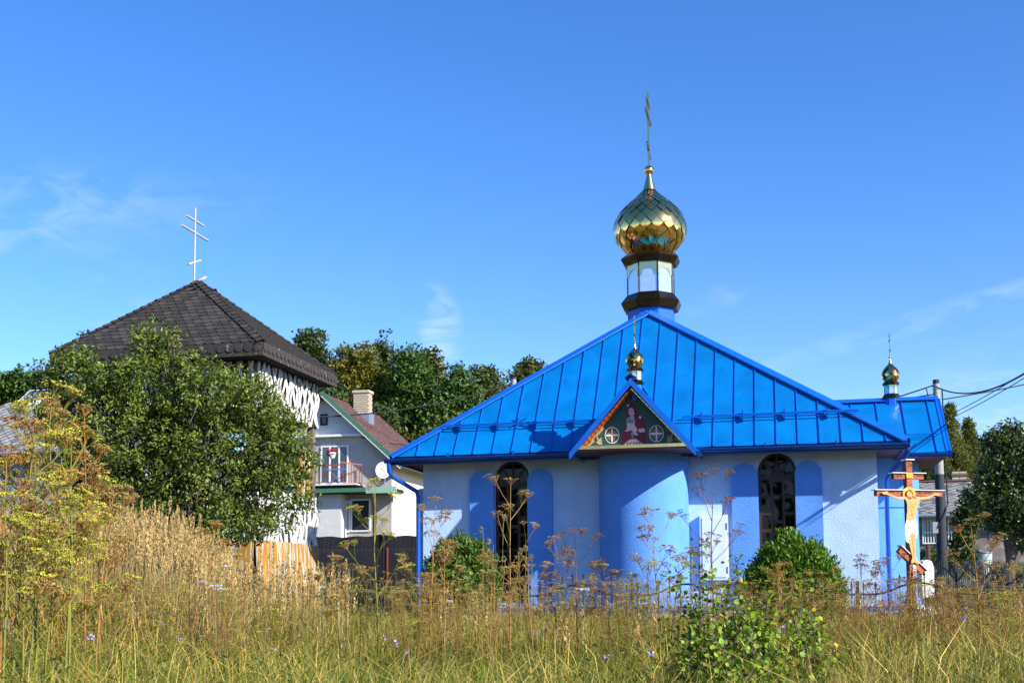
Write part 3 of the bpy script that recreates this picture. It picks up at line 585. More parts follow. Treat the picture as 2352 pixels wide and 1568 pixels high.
# frame of posts and dark core
o_ = .37; bx0, bx1, by0, by1 = -TL+o_, -o_, .52, 3.95
for x in (bx0+.1, bx1-.1):
    for y in (by0+.1, by1-.1): MB().box(x-.08, x+.08, y-.08, y+.08, .6, TF).build('post', M['wood'], tower)
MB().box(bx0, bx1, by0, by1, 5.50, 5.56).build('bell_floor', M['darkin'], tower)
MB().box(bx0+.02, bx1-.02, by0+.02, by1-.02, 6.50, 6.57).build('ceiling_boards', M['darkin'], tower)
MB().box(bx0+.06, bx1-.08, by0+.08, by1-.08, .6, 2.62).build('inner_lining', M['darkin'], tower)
# wattle: slats that lean to and fro and weave between rails
def slat(p, dirv, outv, z0, z1, lean, ph, mm=None, thick=.075):
    n = 7; path = []; q = Vector(p)
    for k in range(n):
        f = k/(n-1); z = z0+(z1-z0)*f
        path.append(q+Vector(dirv)*(lean*(f-.5)+.015*math.sin(ph+f*7))+Vector(outv)*(.035*math.sin(f*math.pi*3+ph))+Vector((0, 0, z)))
    rs = [thick*.5*random.uniform(.75, 1.2) for _ in range(n)]
    return MB().tube(path, rs, 5).build('wattle_slat', mm or M['wattle'], tower)
for k in range(24):
    y = by0+.02+(by1-by0)*(k+.5)/24
    slat((bx1+.03, y, 0), (0, 1, 0), (1, 0, 0), 5.50+random.uniform(-.04, .03), 6.56, (.045 if k % 2 else -.06)+random.uniform(-.05, .05), random.uniform(0, 6), thick=.066)
    if k % 2: slat((bx1-.09, y+.07, 0), (0, 1, 0), (1, 0, 0), 5.55, 6.56, random.uniform(-.16, .16), random.uniform(0, 6), thick=.06)
MB().box(bx0+.25, bx1-.22, by0+.22, by1-.15, 5.57, 6.49).build('bell_shade_box', M['darkin'], tower)  # dark box added to stand for the shade seen between the slats
for k in range(34):
    x = bx0+(bx1-bx0)*(k+.5)/34
    slat((x, by0-.03, 0), (1, 0, 0), (0, -1, 0), 5.50+random.uniform(-.04, .03), 6.56, (-.2 if k % 2 else .2), (k % 2)*math.pi)
for k in range(30):
    y = by0+.05+(by1-by0-.05)*(k+.5)/30
    slat((bx1+.03, y, 0), (0, 1, 0), (1, 0, 0), 2.60+random.uniform(-.03, .02), 3.72+random.uniform(-.06, .08), random.uniform(-.09, .09), random.uniform(0, 6), thick=.062)
for k in range(34):
    x = bx0+(bx1-bx0)*(k+.5)/34
    slat((x, by0-.03, 0), (1, 0, 0), (0, -1, 0), 2.60, 3.7, (-.14 if k % 2 else .14), (k % 2)*math.pi, thick=.07)
for z in (5.6, 6.05, 6.5, 2.75, 3.2, 3.65):
    MB().beam((bx1-.04, by0, z), (bx1-.04, by1, z), .05, .05).build('rail', M['wood'], tower); MB().beam((bx0, by0+.04, z), (bx1, by0+.04, z), .05, .05).build('rail', M['wood'], tower)
n = 17
for k in range(n):                                   # skirt boards, slightly splayed
    y0 = by0-.03+(by1-by0+.06)*k/n; y1 = by0-.03+(by1-by0+.06)*(k+1)/n-.008; e = random.uniform(0, .012)
    vs = [(bx1+.02+e, y0, 2.62), (bx1+.02+e, y1, 2.62), (bx1+.045+e, y1, 2.62), (bx1+.045+e, y0, 2.62), (bx1+.13+e, y0, .7), (bx1+.13+e, y1, .7), (bx1+.155+e, y1, .7), (bx1+.155+e, y0, .7)]
    MB().add(vs, [(0, 1, 2, 3), (4, 5, 6, 7), (0, 1, 5, 4), (1, 2, 6, 5), (2, 3, 7, 6), (3, 0, 4, 7)]).build('board', M['board'], tower)
for k in range(24):
    x0 = bx0+(bx1-bx0)*k/24; x1 = bx0+(bx1-bx0)*(k+1)/24-.008; e = random.uniform(0, .012)
    vs = [(x0, by0-.02-e, 2.62), (x1, by0-.02-e, 2.62), (x1, by0-.045-e, 2.62), (x0, by0-.045-e, 2.62), (x0, by0-.13-e, .7), (x1, by0-.13-e, .7), (x1, by0-.155-e, .7), (x0, by0-.155-e, .7)]
    MB().add(vs, [(0, 1, 2, 3), (4, 5, 6, 7), (0, 1, 5, 4), (1, 2, 6, 5), (2, 3, 7, 6), (3, 0, 4, 7)]).build('board', M['board'], tower)
for k in range(10):                                  # upper ochre cladding of the far corner bay
    y0 = by1-.9+.09*k
    MB().box(bx1-.1, bx1-.075, y0, y0+.082, 3.75, 4.9).build('board', M['board'], tower)
# cross with three tube bars
cx, cy = AP[0]-.12, AP[1]; cr = MB().tube([(cx, cy, TA-.1), (cx, cy, TA+1.83)], .024, 10)
for z, h in ((TA+1.52, .42), (TA+1.22, .66)): cr.tube([(cx, cy-h/1, z), (cx, cy+h/1, z)], .027, 10)
cr.tube([(cx, cy-.30, TA+.36), (cx, cy+.30, TA+.62)], .027, 10)
cr.build('cross', M['white'], tower, smooth=True)
# wagtail on the apex
bp_ = P(465, 648, 27.3)
bd = empty('bird', bp_, .4, label='small grey and white bird perched at the tip of the shingled tower roof', category='bird')
bm_ = MB().tube([(-.10, 0, .03), (-.05, 0, .05), (0, 0, .07), (.04, 0, .095), (.06, 0, .12), (.085, 0, .125), (.11, 0, .12)], [.012, .03, .042, .04, .03, .022, .003], 8).build('body', M['bird'], bd, smooth=True)
MB().tube([(-.22, 0, .0), (-.07, 0, .045)], .009, 4).build('tail', M['birdd'], bd)
for y in (-.012, .012): MB().tube([(0, y, -.02), (0, y, .04)], .003, 4).build('leg', M['birdd'], bd)
# ================================================================== CRUCIFIX
cb = P(2088, 1400, 21.5); czb = float(ground_h(cb[0], cb[1]))
cruc = empty('crucifix', (cb[0]+.06, cb[1], 0), math.radians(12.6), label='tall red-brown wooden crucifix with painted flat figure by the church corner', category='crucifix')
KX = .00224/.857; KZ = .00224
Cz = lambda px, py: ((px-415)*KX, 3.85-(py-95)*KZ)
hw = .058
def cb_box(x0, x1, y0, y1, d0, d1): return (x0, x1, d0, d1, y1, y0)
post = MB(); post.box(-hw, hw, -hw, hw, czb-.1, 3.83); post = post.build('post', M['crosswood'], cruc)
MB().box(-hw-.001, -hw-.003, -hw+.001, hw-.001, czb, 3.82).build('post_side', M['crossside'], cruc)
def bar(x0, x1, y0, y1, nm='crossbar'):
    (a0, z1), (a1, z0) = Cz(x0, y0), Cz(x1, y1)
    b = MB().box(a0, a1, -.052, .05, z0, z1).build(nm, M['crosswood'], cruc)
    MB().box(a0-.003, a0-.001, -.05, .048, z0+.002, z1-.002).build('bar_end', M['crossside'], b)  # thin darker sheet over the left end of the bar
    for xa, xb in ((a0-.05, -hw-.01), (hw+.01, a1+.04)): MB().box(xa, xb, -.085, .07, z1+.003, z1+.016).build('sheet_cap', M['metalw'], b)
bar(297, 527, 212, 257); bar(160, 668, 352, 397)
MB().box(-.09, .09, -.10, .08, 3.833, 3.85).build('sheet_cap', M['metalw'], cruc)
a0 = Vector((-.235, 0, 2.20)); a1 = Vector((.235, 0, 1.78))
fr_ = MB().beam(a0, a1, .10, .11, (0, 0, 1)).build('footrest', M['crosswood'], cruc)
dv = (a1-a0).normalized(); upv = Vector((-dv.z, 0, dv.x)); upv = upv if upv.z > 0 else -upv
for f0, f1 in ((-.06, .42), (.64, 1.05)): MB().beam(a0+(a1-a0)*f0+upv*.066, a0+(a1-a0)*f1+upv*.066, .16, .012, upv).build('sheet_cap', M['metalw'], fr_)
fy = -hw-.012
def flat(pts, m, nm, d0, d1, par): return MB().slab([[Cz(*q) for q in pts]], XZ, fy-d1, fy-d0).build(nm, m, par)
MBh = flat(ell(403, 378, 50, 56, 28), M['halo'], 'halo', .0, .008, cruc)
body = [(188, 372), (205, 365), (222, 362), (232, 360), (240, 378), (262, 388), (300, 402), (340, 406), (372, 403), (385, 398), (392, 415), (425, 415), (440, 398), (462, 406), (500, 404), (545, 400), (580, 385), (602, 370), (606, 366), (612, 374), (640, 376), (640, 383), (622, 392), (600, 390), (560, 412), (515, 424), (478, 430), (470, 450), (462, 480), (455, 520), (444, 560), (440, 590), (445, 640), (440, 700), (438, 760), (434, 820), (432, 880), (440, 905), (456, 930), (459, 950), (440, 948), (425, 935), (408, 945), (396, 942), (400, 920), (408, 895), (400, 850), (388, 790), (380, 720), (375, 640), (372, 590), (374, 560), (380, 520), (382, 470), (376, 440), (368, 424), (320, 424), (285, 412), (250, 396), (225, 388), (200, 386)]
fig = flat(body, M['skin'], 'painted_figure', .009, .026, cruc)
flat([(372, 590), (392, 600), (420, 590), (442, 580), (450, 600), (453, 640), (452, 700), (438, 757), (428, 710), (410, 700), (392, 712), (385, 740), (384, 782), (360, 768), (357, 700), (356, 640)], M['cloth'], 'loincloth', .0265, .032, cruc)
hd = flat(ell(401, 383, 27, 37, 20), M['hair'], 'painted_hair', .0265, .030, cruc)
flat([(382, 366), (396, 359), (412, 366), (422, 390), (420, 408), (410, 420), (398, 416), (386, 400), (380, 384)], M['skin'], 'painted_face', .031, .034, cruc)
flat([(398, 408), (412, 402), (414, 418), (405, 426)], M['hair'], 'painted_beard', .0345, .0365, cruc)
flat([(425, 395), (438, 402), (458, 418), (448, 418), (428, 408)], M['hair'], 'painted_lock', .0265, .030, cruc)
for pts in ([(388, 462), (410, 458), (412, 461), (390, 466)], [(420, 461), (452, 458), (452, 462), (420, 465)], [(398, 500), (402, 480), (414, 470), (428, 482), (432, 500), (428, 502), (424, 486), (414, 475), (404, 484), (400, 502)], [(390, 552), (425, 552), (425, 555), (390, 555)], [(412, 500), (415, 500), (415, 550), (412, 550)], [(378, 590), (440, 583), (440, 588), (378, 594)], [(407, 715), (410, 715), (422, 880), (418, 880)], [(391, 380), (401, 377), (401, 379), (391, 382)], [(405, 376), (413, 379), (413, 381), (405, 378)], [(400, 382), (402, 382), (404, 397), (400, 397)]):
    flat(pts, M['line'], 'painted_line', .0345 if pts[0][1] < 400 else .0265, .0355 if pts[0][1] < 400 else .0285, fig)
for k in range(6): x = 366+k*14; flat([(x, 610), (x+3, 610), (x+7-k, 700), (x+4-k, 700)], M['line'], 'cloth_fold', .0322, .0335, fig)
flat([(388, 208), (439, 208), (439, 250), (388, 250)], M['plate'], 'inscription_plate', .0, .006, cruc)
for k in range(5): flat([(397+k*8, 214), (399+k*8, 214), (399+k*8, 244), (397+k*8, 244)], M['line'], 'plate_letter', .0065, .0075, cruc)
flat(ell(427, 972, 15, 18, 14), M['stone'], 'painted_skull', .0, .004, cruc)
for a_, b_ in (((412, 992), (443, 1006)), ((412, 1006), (443, 992))): flat([a_, (a_[0], a_[1]+4), (b_[0], b_[1]+4), b_], M['stone'], 'painted_bone', .0, .004, cruc)
for y in (1060, 1100, 1150): 
    q = Cz(425, y); MB().slab([[(q[0]+.045*math.cos(t), q[1]+.045*math.sin(t)) for t in np.linspace(0, 6.283, 17)[:-1]], [(q[0]+.035*math.cos(t), q[1]+.035*math.sin(t)) for t in np.linspace(0, 6.283, 17)[:-1]]], XZ, fy-.004, fy).build('painted_ring', M['oldwall'], cruc)
def text(s_, par, loc, size, m, rz=0.):
    cu = bpy.data.curves.new('inscription', 'FONT'); cu.body = s_; cu.size = size; cu.extrude = .0015; cu.align_x = 'CENTER'; cu.align_y = 'CENTER'
    tmp = bpy.data.objects.new('tmp', cu); dg = bpy.context.evaluated_depsgraph_get(); me = bpy.data.meshes.new_from_object(tmp.evaluated_get(dg)) if False else tmp.to_mesh().copy()
    me.materials.clear(); me.materials.append(m); o = bpy.data.objects.new('inscription', me); col.objects.link(o); o.parent = par; o.location = loc; o.rotation_euler = (math.pi/2, 0, rz); bpy.data.objects.remove(tmp)
    return o
for s_, x, y, sz in (('ГДЬ', 415, 143, .085), ('ЦРЬ', 335, 232, .07), ('СЛАВЫ', 487, 230, .06), ('СНЪ', 276, 364, .05), ('ІС', 325, 366, .055), ('ХС', 493, 370, .055), ('БОЖІЙ', 555, 368, .045), ('НІКА', 360, 870, .05)):
    q = Cz(x, y); text(s_, cruc, (q[0], fy+.010 if s_ in ('ГДЬ',) else -.0545, q[1]), sz, M['ink'])
# flowers at the foot
fl = empty('flower_bouquet', (cb[0]+.1, cb[1]-.28, czb+.12), 0, label='white artificial flowers with green leaves heaped at the foot of the crucifix', category='flowers')
blm = MB()
for k in range(5):
    t = 2*math.pi*k/5
    for lay, (rr_, hh) in enumerate(((.055, .01), (.035, .035))):
        t2 = t+lay*.6; c_ = Vector((math.cos(t2), math.sin(t2), 0)); s2 = Vector((-math.sin(t2), math.cos(t2), 0))
        blm.add([Vector((0, 0, 0)), c_*rr_*.6-s2*rr_*.55+Vector((0, 0, hh)), c_*rr_+Vector((0, 0, hh*.6)), c_*rr_*.6+s2*rr_*.55+Vector((0, 0, hh))], [(0, 1, 2, 3)])
b0 = blm.build('bloom', M['petal'], fl)
for k in range(34):
    x, y, z = random.gauss(.08, .17), random.gauss(0, .08), random.uniform(.0, .28)
    o = b0 if k == 0 else inst(b0, fl); o.location = (x, y, z); o.rotation_euler = (random.uniform(.6, 1.6), random.uniform(-.5, .5), random.uniform(-.7, .7)); o.scale = [random.uniform(.8, 1.3)]*3
lf = MB().add([(0, 0, 0), (.02, .03, .01), (0, .09, 0), (-.02, .03, .01)], [(0, 1, 2, 3)]).build('bouquet_leaf', M['green'], fl)
for k in range(16):
    o = lf if k == 0 else inst(lf, fl); o.location = (random.gauss(-.03, .16), random.gauss(0, .08), random.uniform(.05, .33)); o.rotation_euler = (random.uniform(0, 2), random.uniform(-1, 1), random.uniform(0, 6)); o.scale = (1.5, 1.5, 1.5)
# ================================================================== FRONT FENCE
def fence_frame(tt): return Bc+T*tt
FT = -4.6
fposts = []
for u in (213, 461, 709, 957, 1205, 1452, 1700, 1969, 2252, 2560):
    d = ray(u, 1335); o0 = np.array([0, 0, EYE]); k = (FT+(Bc-o0)@T)/(d@T); q = o0+k*d; fposts.append(((q-Bc)@S))
def panel_mesh(wd, z0, parent, rise=.20, big=False, pk=10, pick=None):
    # straight low rails, an arched flat bar and pointed pickets whose tops follow the arch
    zt = z0+.62
    MB().box(0.03, wd-.03, -.012, .012, z0+.10, z0+.125).build('rail', M['iron'], parent)
    pts = []; n = 18
    for i in range(n+1):
        f = i/n; g = .5-.5*math.cos(2*math.pi*min(1, max(0, (f-.12)/.76))); pts.append((wd*(.015+.97*f), 0, zt+rise*g))
    MB().tube(pts, .019, 6).build('arched_rail', M['iron'], parent)
    for k in range(pk):
        f = (k+.5)/pk; g = .5-.5*math.cos(2*math.pi*min(1, max(0, (f-.12)/.76))); zt2 = zt+rise*g+.11; x = wd*f
        pkt = MB().box(x-.008, x+.008, -.008, .008, z0, zt2)
        pkt.add([(x-.006, -.006, zt2), (x+.006, -.006, zt2), (x+.006, .006, zt2), (x-.006, .006, zt2), (x-.024, -.006, zt2+.035), (x+.024, -.006, zt2+.035), (x+.024, .006, zt2+.035), (x-.024, .006, zt2+.035), (x, 0, zt2+.12)],
                [(0, 1, 5, 4), (1, 2, 6, 5), (2, 3, 7, 6), (3, 0, 4, 7), (4, 5, 8), (5, 6, 8), (6, 7, 8), (7, 4, 8)])
        pkt.box(x-.02, x+.02, -.010, .010, zt2-.02, zt2-.008)
        pkt.build('picket', M['iron'], parent)
fplace = ['in front of the tall grass at far left', 'behind the reed grass at left', 'below the ochre boards of the bell tower', 'before the black screened fence', 'before the left arched church window', 'in front of the apse left half', 'in front of the apse and cabinet', 'in front of the round thuja bush', 'in front of the crucifix', 'at the right edge of the yard']
for i in range(len(fposts)-1):
    s0, s1 = fposts[i], fposts[i+1]; q = Bc+S*s0+T*FT; z0 = float(ground_h(q[0], q[1]))
    z0 = 1.62-.82-.02
    fp = empty('iron_fence_panel', (q[0], q[1], 0), -PSI, label='black iron fence panel '+fplace[i], category='fence', group='arched fence panels of the churchyard')
    MB().box(-.03, .03, -.03, .03, z0-.4, 1.63).build('post', M['rustpost'], fp)
    panel_mesh(s1-s0, z0, fp)
    if i == len(fposts)-2: MB().box(s1-s0-.03, s1-s0+.03, -.03, .03, z0-.4, 1.63).build('post', M['rustpost'], fp)
# gates and yard fence at the right, seen beyond the crucifix: denser pickets on a curved top rail
def gate(a, b, z0, zt, n, label, posts=(1, 1), grp='wrought gates and panels at the right'):
    a = np.array(a); b = np.array(b); d = b-a; wd = float(np.linalg.norm(d)); rz = math.atan2(d[1], d[0])
    g = empty('iron_gate', (a[0], a[1], 0), rz, label=label, category='gate', group=grp)
    for k, x in enumerate((0, wd)):
        if posts[k]: MB().box(x-.035, x+.035, -.035, .035, z0-.3, zt+.12).build('post', M['iron'], g)
    MB().box(.04, wd-.04, -.014, .014, z0+.12, z0+.15).build('rail', M['iron'], g)
    f_ = lambda f: zt-.30+.24*(.5-.5*math.cos(2*math.pi*f))
    MB().tube([(wd*i/16, 0, f_(i/16)) for i in range(17)], .022, 6).build('curved_rail', M['iron'], g)
    for k in range(n):
        f = (k+.5)/n; x = wd*f; z2 = f_(f)+.16
        MB().add([(x-.007, -.007, z0+.05), (x+.007, -.007, z0+.05), (x+.007, .007, z0+.05), (x-.007, .007, z0+.05), (x-.007, -.007, z2), (x+.007, -.007, z2), (x+.007, .007, z2), (x-.007, .007, z2), (x, 0, z2+.09)],
                 [(0, 1, 5, 4), (1, 2, 6, 5), (2, 3, 7, 6), (3, 0, 4, 7), (4, 5, 8), (5, 6, 8), (6, 7, 8), (7, 4, 8)]).build('picket', M['iron'], g)
    for f in (.3, .7):                                # scroll ornament with a spear leaf
        x = wd*f; zc = z0+.5; pts = [(x+.06+.045*math.cos(t)*(1-t/9), -.012, zc+.045*math.sin(t)*(1-t/9)) for t in np.linspace(0, 6, 12)]
        so_ = MB().tube(pts, .008, 4); so_.tube([(2*x-p[0], p[1], p[2]) for p in pts], .008, 4); so_.add([(x-.03, -.012, zc+.12), (x, -.012, zc+.06), (x+.03, -.012, zc+.12), (x, -.012, zc+.22), (x, -.02, zc+.12)], [(0, 1, 4), (1, 2, 4), (2, 3, 4), (3, 0, 4)])
        so_.build('scroll', M['iron'], g)
gp = [P(2135, 1300, 27.0), P(2196, 1305, 26.4), P(2252, 1312, 25.2), P(2352-40, 1325, 23.2), P(2420, 1340, 21.4)]
gl_ = ['wrought iron gate leaf beside the white stone, narrowest of the row', 'wrought iron gate leaf in front of the asphalt road', 'wrought iron panel below the pale metal drum', 'wrought iron panel at the right edge under the apple tree']
for i in range(4): gate(gp[i][:2], gp[i+1][:2], .93, 1.98-.04*i, 12, gl_[i], posts=(1, 1 if i == 3 else 0))
# ================================================================== NEIGHBOUR HOUSE
hb = P(738, 901, 55); hz = hb[2]
house = empty('neighbour_house', (hb[0], hb[1], 0), -PSI, label='two storey house with weathered red roof, pale gable and brown balcony', category='house')
def onp(u, v, tt, org=None):                          # local (s, z) where the sight line of a feature meets a wall plane
    o0 = np.array([0, 0, EYE]); d = ray(u, v); g = org if org is not None else np.array([hb[0], hb[1], 0]); k = (tt+(g-o0)@T)/(d@T); p_ = o0+k*d; return float((p_-g)@S), float(p_[2])
er = onp(903, 1052, 0); hwH = er[0]; RL = 8.2
sl_ = (hz-er[1])/hwH
wz = er[1]
HX = hwH-.25                                          # wall corner
gwall = MB().slab([[(-HX, 1.), (HX, 1.), (HX, hz-sl_*HX-.12), (0, hz-.14), (-HX, hz-sl_*HX-.12)]], XZ, .55, .75).build('gable_wall', M['housewb'], house)
MB().box(HX-.2, HX, .75, RL-.4, 1., wz+.05).build('side_wall', M['housec'], house)
MB().box(-HX, -HX+.2, .75, RL-.4, 1., wz+.05).build('side_wall', M['housew'], house)
MB().slab([[(-HX, 1.), (HX, 1.), (HX, hz-sl_*HX-.12), (0, hz-.14), (-HX, hz-sl_*HX-.12)]], XZ, RL-.4, RL-.2).build('gable_wall', M['housew'], house)
zb_ = onp(800, 1003, .5)[1]; MB().slab([[(-1.5, 1.), (HX, 1.), (HX, hz-sl_*HX-.14), ((hz-.14-zb_)/sl_, zb_), (-1.5, zb_)]], XZ, .535, .548).build('beige_render_bay', M['housew'], house)
hr = MB()
for sg in (-1, 1):
    ex_ = sg*(hwH+.35); ez = hz-sl_*(hwH+.35)
    hr.add([(0, 0, hz), (ex_, 0, ez), (ex_, RL, ez), (0, RL, hz), (0, 0, hz-.1), (ex_, 0, ez-.1), (ex_, RL, ez-.1), (0, RL, hz-.1)], [(0, 1, 2, 3), (4, 5, 6, 7), (0, 1, 5, 4), (1, 2, 6, 5), (2, 3, 7, 6), (3, 0, 4, 7)])
hr = hr.build('roof', M['redroof'], house)
tb = MB(); ln = (hwH+.35)*math.sqrt(1+sl_*sl_); rows = 34; n_ = Vector((sl_, 0, 1)).normalized(); dn = Vector((1, 0, -sl_)).normalized()
for r in range(rows):                                 # courses of tiles on the sunny slope (rounded rolls)
    for c_ in range(46):
        y0 = c_*RL/46; p0 = Vector((0, y0+.01, hz))+dn*(ln*r/rows); p1 = p0+dn*(ln/rows*1.06); q = Vector((0, RL/46-.02, 0)); h = .02+random.uniform(0, .012)
        tb.add([p0+n_*.005, p0+q+n_*.005, p1+q+n_*h, p1+q*.5+n_*(h+.02), p1+n_*h], [(0, 4, 3, 2, 1)])
tb.build('roof_tile', M['redroof'], hr, kind='stuff')
MB().beam((0, -.02, hz+.0), (hwH+.4, -.02, hz-sl_*(hwH+.4)), .05, .22).build('green_verge', M['green'], hr)
MB().beam((0, -.03, hz-.16), (hwH+.36, -.03, hz-.16-sl_*(hwH+.36)), .03, .05).build('pale_verge_strip', M['wframe'], hr)
gx = hwH+.42; gz = hz-sl_*(hwH+.35)-.02
MB().tube([(gx, -.05, gz), (gx, RL, gz)], .085, 8).build('gutter', M['greenp'], hr)
# attic window, cornice, balcony door, windows
def hwin(u0, v0, u1, v1, t0, nm='window', fm='wframe', bars=1, gm_='glassb'):
    a0, z1 = onp(u0, v0, t0); a1, z0 = onp(u1, v1, t0)
    f = MB().slab([[(a0, z0), (a1, z0), (a1, z1), (a0, z1)], [(a0+.07, z0+.07), (a1-.07, z0+.07), (a1-.07, z1-.07), (a0+.07, z1-.07)]], XZ, t0-.03, t0+.03).build(nm, M[fm], house)
    MB().box(a0+.065, a1-.065, t0, t0+.01, z0+.065, z1-.065).build('pane', M[gm_], f)
    for k in range(1, bars): x = a0+(a1-a0)*k/bars; MB().box(x-.04, x+.04, t0-.025, t0-.003, z0+.07, z1-.07).build('frame_bar', M[fm], f)
    return f
hwin(736, 951, 752, 976, .52, fm='darkin', gm_='glass')
hwin(737, 1024, 800, 1110, .50, nm='balcony_door', bars=3, gm_='glassb'); hwin(806, 1146, 851, 1220, .50, gm_='glass', bars=1); hwin(795, 1150, 804, 1222, .50, nm='side_light')
hwin(650, 1030, 722, 1085, .50, bars=2)
s0, zc_ = onp(720, 1001, .3); s1, _ = onp(835, 1001, .3); MB().box(s0-2, s1, .25, .53, zc_-.06, zc_+.04).build('awning_box', M['wframe'], house)
# porch canopy with green edge, brown post
c0 = onp(700, 1122, -.6); c1 = onp(905, 1126, -.6)
MB().box(c0[0]-2, c1[0]+.1, -.6, .53, c1[1]-.06, c1[1]+.10).build('canopy', M['darkin'], house)
MB().box(c0[0]-2, c1[0]-1.35, -.72, -.61, c1[1]-.03, c1[1]+.16).build('canopy_edge', M['green'], house); MB().box(c1[0]-1.34, c1[0]+.13, -.66, -.61, c1[1]-.10, c1[1]+.2).build('canopy_edge', M['greenp'], house)
pp_ = onp(860, 1180, -.5); MB().tube([(pp_[0], -.5, 1.), (pp_[0], -.5, c1[1]-.07)], .09, 10).build('porch_post', M['crossside'], house)
lw0, _ = onp(740, 1200, -.2); lw1, _ = onp(783, 1200, -.2); MB().box(lw0-1.5, lw1, -.2, .53, 1., c1[1]-.07).build('porch_wall', M['housewb'], house)
st0, _ = onp(785, 1200, .3)
for k in range(11): MB().box(st0-.05, st0+.12+(k % 2)*.03, .28, .53, 1.3+k*.36, 1.3+k*.36+.33).build('quoin_stone', M['board'] if k % 3 == 0 else M['oldwall'], house)
# balcony railing
bl = empty('x', (0, 0, 0)); bpy.data.objects.remove(bl)
zr0 = onp(760, 1113, -.5)[1]; rb0, _ = onp(697, 1113, -.5); rb1, _ = onp(782, 1113, -.5); rb2, _ = onp(820, 1113, -.3)
brr = MB(); brr.box(rb0-1.4, rb1, -.52, -.48, zr0+.90, zr0+.96); brr.box(rb0-1.4, rb1, -.52, -.48, zr0+.1, zr0+.14); brr.beam((rb1, -.5, zr0+1.05), (rb2, .35, zr0+.98), .04, .05); brr.beam((rb1, -.5, zr0+.1), (rb2, .35, zr0+.1), .04, .04)
brr = brr.build('balcony_railing', M['rust'], house)
for k in range(22): x = rb0-1.4+(rb1-rb0+1.4)*k/21; MB().box(x-.013, x+.013, -.513, -.487, zr0+.1, zr0+.9).build('baluster', M['rust'], brr)
for k in range(9): f = k/8; p_ = Vector((rb1, -.5, zr0)).lerp(Vector((rb2, .35, zr0)), f); MB().box(p_.x-.014, p_.x+.014, p_.y-.014, p_.y+.014, zr0+.08, zr0+1.0).build('baluster', M['rust'], brr)
MB().box(rb0-1.5, rb2+.05, -.55, .53, zr0-.02, zr0+.04).build('balcony_slab', M['wframe'], house)
# chimney with brick courses
chs, chz = onp(813, 897, 3.4); che, _ = onp(846, 897, 3.4); cz0 = hz-sl_*che-.5
chm = MB().box(chs+.01, che-.01, 3.36, 3.36+.62, cz0, chz-.02).build('chimney', M['mortar'], house)
nb = 22; hh = (chz-.1-(hz-sl_*((chs+che)/2)))/12.
z = cz0; r = 0; bw = (che-chs)/3
bme = None
while z < chz-.14:
    for k in range(3 if r % 2 == 0 else 4):
        x0 = chs+(k*bw if r % 2 == 0 else (k-.5)*bw); x1 = x0+bw-.02; x0 = max(x0, chs); x1 = min(x1, che)
        MB().box(x0, x1, 3.345, 3.44, z, z+.085).build('brick', M['brick'], chm)
    for k in range(3):
        y0 = 3.445+k*.185-(r % 2)*.06; MB().box(che-.1, che+.008, max(y0, 3.445), y0+.165, z, z+.085).build('brick', M['brick'], chm)
    z += .108; r += 1
MB().box(chs-.06, che+.06, 3.30, 4.04, chz-.12, chz).build('chimney_cap', M['brick'], chm)
MB().box(chs-.08, che+.08, 3.28, 4.05, cz0+.1, hz-sl_*((chs+che)/2)+.12).build('flashing', M['zinc'], chm)
# satellite dish
dp_ = P(880, 1079, 54.0)
dish = empty('satellite_dish', dp_, 0, label='white satellite dish on the corner of the house gable', category='satellite dish')
dm = MB().lathe([(.02, -.13), (.16, -.12), (.30, -.07), (.39, 0), (.385, .006), (.3, -.055), (.16, -.105), (.02, -.115)], 24)
dm.v = [(x*.92, z, y) for x, y, z in dm.v]; dmo = dm.build('reflector', M['metalw'], dish, smooth=True); dmo.rotation_euler = (.15, 0, .35)
for v in (0,): dmo.scale = (1, -1, 1)
MB().tube([(0, .05, -.38), (-.05, -.3, -.25), (-.05, -.42, .0)], .015, 6).build('feed_arm', M['iron'], dish); MB().tube([(-.05, -.36, .0), (-.05, -.46, .02)], .035, 8).build('receiver', M['iron'], dish)
MB().tube([(0, .1, 0), (.05, .3, -.3), (.05, .2, -.9)], .02, 6).build('bracket', M['zinc'], dish)
# hanging basket of red geraniums
fp_ = P(763, 1038, 53.8)
hbk = empty('hanging_basket', fp_, 0, label='hanging basket of red geraniums above the house balcony', category='flower basket')
MB().lathe([(.10, -.28), (.2, -.08), (.2, -.02)], 12).build('pot', M['wframe'], hbk); MB().tube([(0, 0, -.05), (0, 0, .75)], .01, 4).build('hanger', M['iron'], hbk)
def sph(rr_, n=240):
    d = rng.normal(size=(n, 3)); d /= np.linalg.norm(d, axis=1)[:, None]; return d*rr_*rng.uniform(.6, 1, (n, 1))
